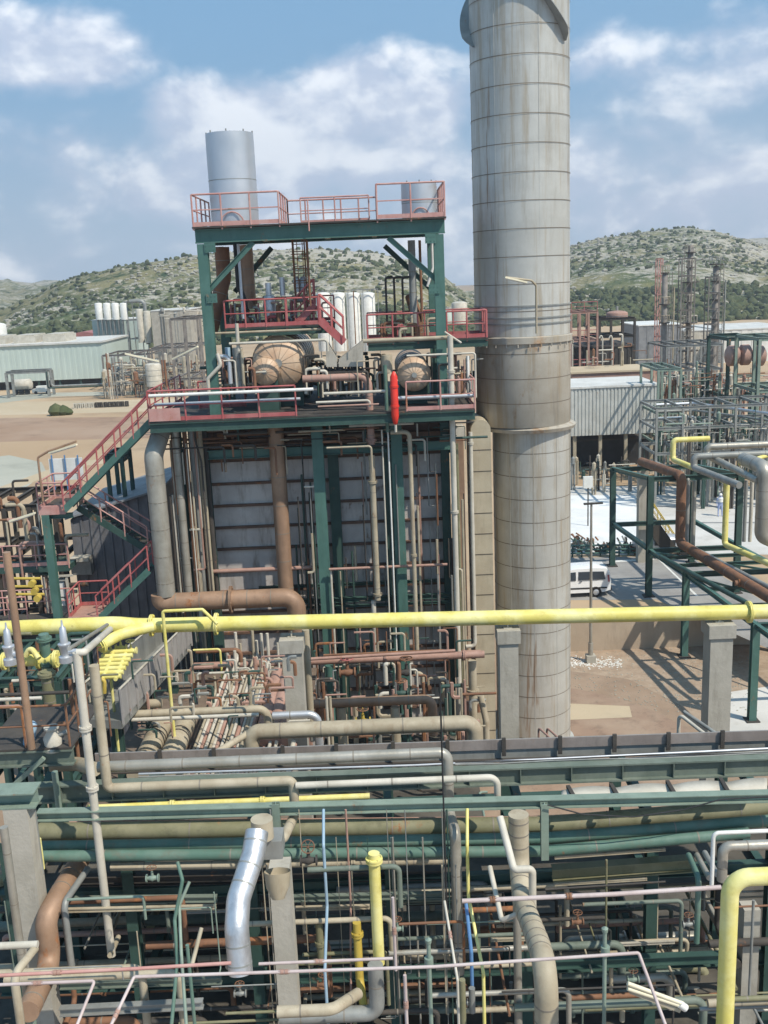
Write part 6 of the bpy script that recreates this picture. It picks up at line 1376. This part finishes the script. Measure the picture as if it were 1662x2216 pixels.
for z in (.25, .5, .8): MB().tube([a+Vector((0, 0, z)), c+Vector((0, 0, z))], .06, n=6).build('rail', 'green_steel', t)
for i in range(30):
    x = rnd.uniform(1238, 1400); p = G(x, rnd.uniform(1172, 1200), UZ); s = rnd.uniform(.25, .7); b = MB()
    for j in range(3): b.cyl(p+Vector((rnd.uniform(-s, s), 0, rnd.uniform(0, .2))), p+Vector((rnd.uniform(-s, s), rnd.uniform(-.3, .3), s*rnd.uniform(.6, 1.6))), .06, n=6)
    b.revolve(p, (0, 0, 1), [(0, 0), (0, s*.3), (s*.5, s*.35), (s*.8, s*.15), (s*.8, 0)], n=8); b.build('scrap_item', rnd.choice(['dark', 'dark_green', 'rusty', 'grey_steel', 'pale_green']), None, 'small scrap fitting lying along the near edge of the pale yard', 'scrap', 'scrap fittings along the pale yard')
t = T('escalator_frame', 'dark covered conveyor sloping down behind the green posts in the yard', 'conveyor', G(1450, 1200, UZ)); a = P(1405, 1130, 66); c = P(1450, 1192, 66); MB().bar(a, c, 1.2, .9).build('hood', 'dark', t)
t2 = stairs('orange railed steps beside the dark conveyor in the yard', P(1465, 1195, 67), P(1412, 1118, 67), .8, 'dark_yellow', 'beige', n=8)
t = T('parked_car', 'silver car half hidden behind the green rack post', 'car', G(1430, 1198, UZ)); g = G(1432, 1200, UZ)
b = MB(); b.revolve((g.x, g.y, UZ+.75), (1, 0, -.12), [(-2, 0), (-1.95, .35), (-1.4, .45), (-.8, .72), (.8, .75), (1.4, .5), (1.95, .4), (2, 0)], n=10); b.build('body', 'silver_matte', t)
for dx in (-1.3, 1.3): MB().cyl((g.x+dx, g.y-.85, UZ+.33), (g.x+dx, g.y-.6, UZ+.33), .33, n=14).build('wheel', 'rubber', t)
MB().bb(g.x-.7, g.x+.7, g.y-.78, g.y-.7, UZ+.85, UZ+1.2).build('window', 'glass', t)
for i, (x0, y0) in enumerate(((1170, 1560), (1188, 1565))):
    a = P(x0, 1610, 25); pipe('%s pale sloping rail standing behind the tray before the stack' % ('left', 'right')[i], [(x0-4, 1612, 25), ('v', 1575), (x0+35, 1610, 24.2)], 2.4, 'rust_pink')
pipe('pale grey ladder rail sloping down behind the tray near the right pillar', [(1468, 1600, 26), ('v', 1545), (1540, 1600, 25)], 4, 'offwhite')
pipe('second ladder rail sloping down close to the right pillar', [(1480, 1540, 26.5), (1565, 1598, 25.4)], 4, 'grey_steel')
# ================================================================ VAN
def van():
    g = G(1281, 1293, UZ); xr_ = P(1323, 1270, g.y).x; Lv = 4.15; x0 = xr_-Lv; yv = g.y; Wd = 1.7
    t = T('white_van', 'white panel van with side windows parked by the low wall behind the stack', 'van', (xr_-Lv/2, yv+Wd/2, UZ))
    # side outline: x from nose (0) to tail
    top = [(0, .55), (.08, .85), (.95, 1.06), (1.55, 1.62), (1.9, 1.76), (3.3, 1.8), (3.9, 1.76), (4.08, 1.5), (4.15, .95), (4.13, .42)]
    def arch(cx, r=.36): return [(cx+r*math.cos(R(a)), .30+r*math.sin(R(a))) for a in range(0, 181, 20)]
    bot = [(3.7, .30)]+[p for p in arch(3.25)]+[(1.3, .28)]+[p for p in arch(.85)]+[(.1, .34)]
    prof = top+bot; n_ = len(prof); b = MB(); vs = []
    for yy, inset in ((0, .07), (.08, 0), (Wd-.08, 0), (Wd, .07)):
        for (px_, pz) in prof:
            k = max(0, (pz-.95)/.85); off = .13*k; y2 = yy+(off if yy < Wd/2 else -off)
            cx, cz = 2.05, .95; f = 1-inset*.35; vs.append((x0+cx+(px_-cx)*f, yv+y2, UZ+cz+(pz-cz)*f))
    for j in range(3):
        for i in range(n_): b.add([], []); b.f.append([j*n_+i, j*n_+(i+1) % n_, (j+1)*n_+(i+1) % n_, (j+1)*n_+i]); b.mi.append(0); b.sm.append(False)
    b.v = vs; b.f += [list(range(n_))[::-1], list(range(3*n_, 4*n_))]; b.mi += [0, 0]; b.sm += [False, False]
    b.build('body', 'van_white', t)
    def pane(pts, nm, mat='glass', off=-.02):
        q = []
        for (a, z) in pts: k = max(0, (z-.95)/.85); q.append((x0+a, yv+.13*k+off, UZ+z))
        c = MB(); c.add(q+[(x, y+.03, z) for x, y, z in q], [list(range(len(q)))]+[(i, (i+1) % len(q), (i+1) % len(q)+len(q), i+len(q)) for i in range(len(q))]); return c.build(nm, mat, t)
    pane([(1.25, 1.08), (1.75, 1.56), (2.05, 1.58), (2.05, 1.08)], 'front_window'); pane([(2.2, 1.1), (2.2, 1.58), (2.95, 1.58), (2.95, 1.1)], 'sliding_door_window'); pane([(3.05, 1.1), (3.05, 1.58), (3.72, 1.56), (3.8, 1.1)], 'rear_side_window')
    pane([(.3, .55), (.3, .63), (3.9, .63), (3.9, .55)], 'side_strip', 'rubber'); pane([(3.95, .95), (3.93, 1.35), (4.03, 1.35), (4.06, .95)], 'tail_light', 'red_paint')
    pane([(2.25, .98), (2.25, 1.01), (2.4, 1.01), (2.4, .98)], 'door_handle', 'rubber')
    for cx in (.85, 3.25):
        for yy in (yv+.02, yv+Wd-.22):
            w_ = MB().revolve((x0+cx, yy, UZ+.31), (0, 1, 0), [(0, .0), (0, .27), (.02, .31), (.18, .31), (.2, .27), (.2, 0)], n=24).build('wheel', 'rubber', t)
            MB().revolve((x0+cx, yy-.012, UZ+.31), (0, 1, 0), [(0, 0), (0, .16), (.012, .18)], n=16).build('rim', 'silver_matte', w_)
    MB().bb(x0+4.02, x0+4.2, yv+.1, yv+Wd-.1, UZ+.35, UZ+.58).build('bumper', 'rubber', t)
M('van_white', (.78, .78, .77), (.82, .82, .81), rough=.25, dirt=.06, bump=0)
van()
# ================================================================ WORKER
def person():
    g = G(1558, 1117, UZ); X, Y = g.x, g.y; me = bpy.data.meshes.new('person'); me_v = []; me_e = []; rad = []
    def v(x, y, z, r): me_v.append((x, y, z)); rad.append(r); return len(me_v)-1
    pel = v(0, 0, .95, .15); sp = v(0, .02, 1.2, .15); ch = v(0, 0, 1.42, .17); nk = v(0, 0, 1.54, .06); hd = v(0, -.02, 1.62, .10); ht = v(0, -.01, 1.74, .085)
    me_e += [(pel, sp), (sp, ch), (ch, nk), (nk, hd), (hd, ht)]
    for s in (-1, 1):
        hp = v(s*.1, 0, .88, .10); kn = v(s*.13, -.03*s, .5, .065); an = v(s*.14, -.02*s, .09, .045); ft = v(s*.15, -.16, .04, .04); me_e += [(pel, hp), (hp, kn), (kn, an), (an, ft)]
        sh = v(s*.2, 0, 1.43, .065); el = v(s*.27, .03, 1.15, .045); wr = v(s*.27, -.08, .92, .03); pm = v(s*.27, -.1, .86, .03); me_e += [(ch, sh), (sh, el), (el, wr), (wr, pm)]
        for f in range(4): a = v(s*.27+(f-1.5)*.018, -.115, .80-.01*abs(f-1), .009); me_e += [(pm, a)]
        th = v(s*.25, -.15, .84, .009); me_e += [(pm, th)]
    me.from_pydata(me_v, me_e, []); o = bpy.data.objects.new('person', me); sc.collection.objects.link(o); o.location = (X, Y, UZ); WL[o.name] = Vector((X, Y, UZ))
    sk = o.modifiers.new('skin', 'SKIN'); sk.use_smooth_shade = True
    for i, r in enumerate(rad): me.skin_vertices[0].data[i].radius = (r, r)
    me.skin_vertices[0].data[0].use_root = True
    o.modifiers.new('sub', 'SUBSURF').levels = 1; o.modifiers['sub'].render_levels = 1
    me.materials.append(MATS['cloth_blue']); o['label'] = 'person in pale blue work clothes walking in the yard behind the yellow pipe'; o['category'] = 'person'
    hb_ = MB(); c = Vector((X, Y, UZ)); hb_.revolve(c+Vector((0, -.01, 1.68)), (0, 0, 1), [(0, .14), (.02, .115), (.08, .11), (.13, .07), (.15, 0)], n=14); hb_.build('helmet', 'white', o)
    MB().revolve(c+Vector((0, -.02, 1.14)), (0, 0, 1), [(0, .19), (.15, .18), (.3, .2), (.36, .1)], n=14).build('vest', 'white', o)
    MB().box(c+Vector((0, -.115, 1.63)), (.06, .03, .03)).build('face', 'skin', o)
person()

rnd = random.Random(91)
for i in range(70):
    x = rnd.uniform(640, 1040); Y = rnd.uniform(33, 39); y = rnd.uniform(1470, 1600)
    rpipe('', [(x, y, Y), ('v', y+rnd.uniform(30, 120))]+([('h', x+rnd.uniform(-80, 80))] if i % 2 else []), rnd.uniform(1.4, 5.5), rnd.choice(['rusty', 'beige', 'rust_pink', 'dark', 'dark_green', 'grey_steel']))
rnd = random.Random(92)
for i in range(110):
    x = rnd.uniform(250, 640); Y = rnd.uniform(27, 37); y = rnd.uniform(1440, 1600)
    rpipe('', [(x, y, Y), ('v', y-rnd.uniform(8, 40)), ('h', x+rnd.uniform(-50, 60))], rnd.uniform(1.2, 4.2), rnd.choice(['rusty', 'beige', 'rust_pink', 'offwhite', 'dark_green', 'grey_steel']))

o = POOL.build('small_pipes', POOLM, None, 'countless further small pipes and fittings tangled through the plant', 'small pipes', None, 'stuff')
# ---------------------------------------------------------------- haze
b = MB(); b.bb(-2600, 2600, -60, 1800, -1, 240); hz_ = b.build('haze', 'black', kind='stuff')
m = bpy.data.materials.new('haze'); m.use_nodes = True; t = m.node_tree; t.nodes.clear()
o = N('ShaderNodeOutputMaterial', nt=t); v = N('ShaderNodeVolumePrincipled', nt=t); L(v.outputs[0], o.inputs['Volume'], t)
v.inputs['Color'].default_value = (.86, .90, .96, 1); v.inputs['Density'].default_value = .00045; v.inputs['Anisotropy'].default_value = .3
hz_.data.materials.clear(); hz_.data.materials.append(m)
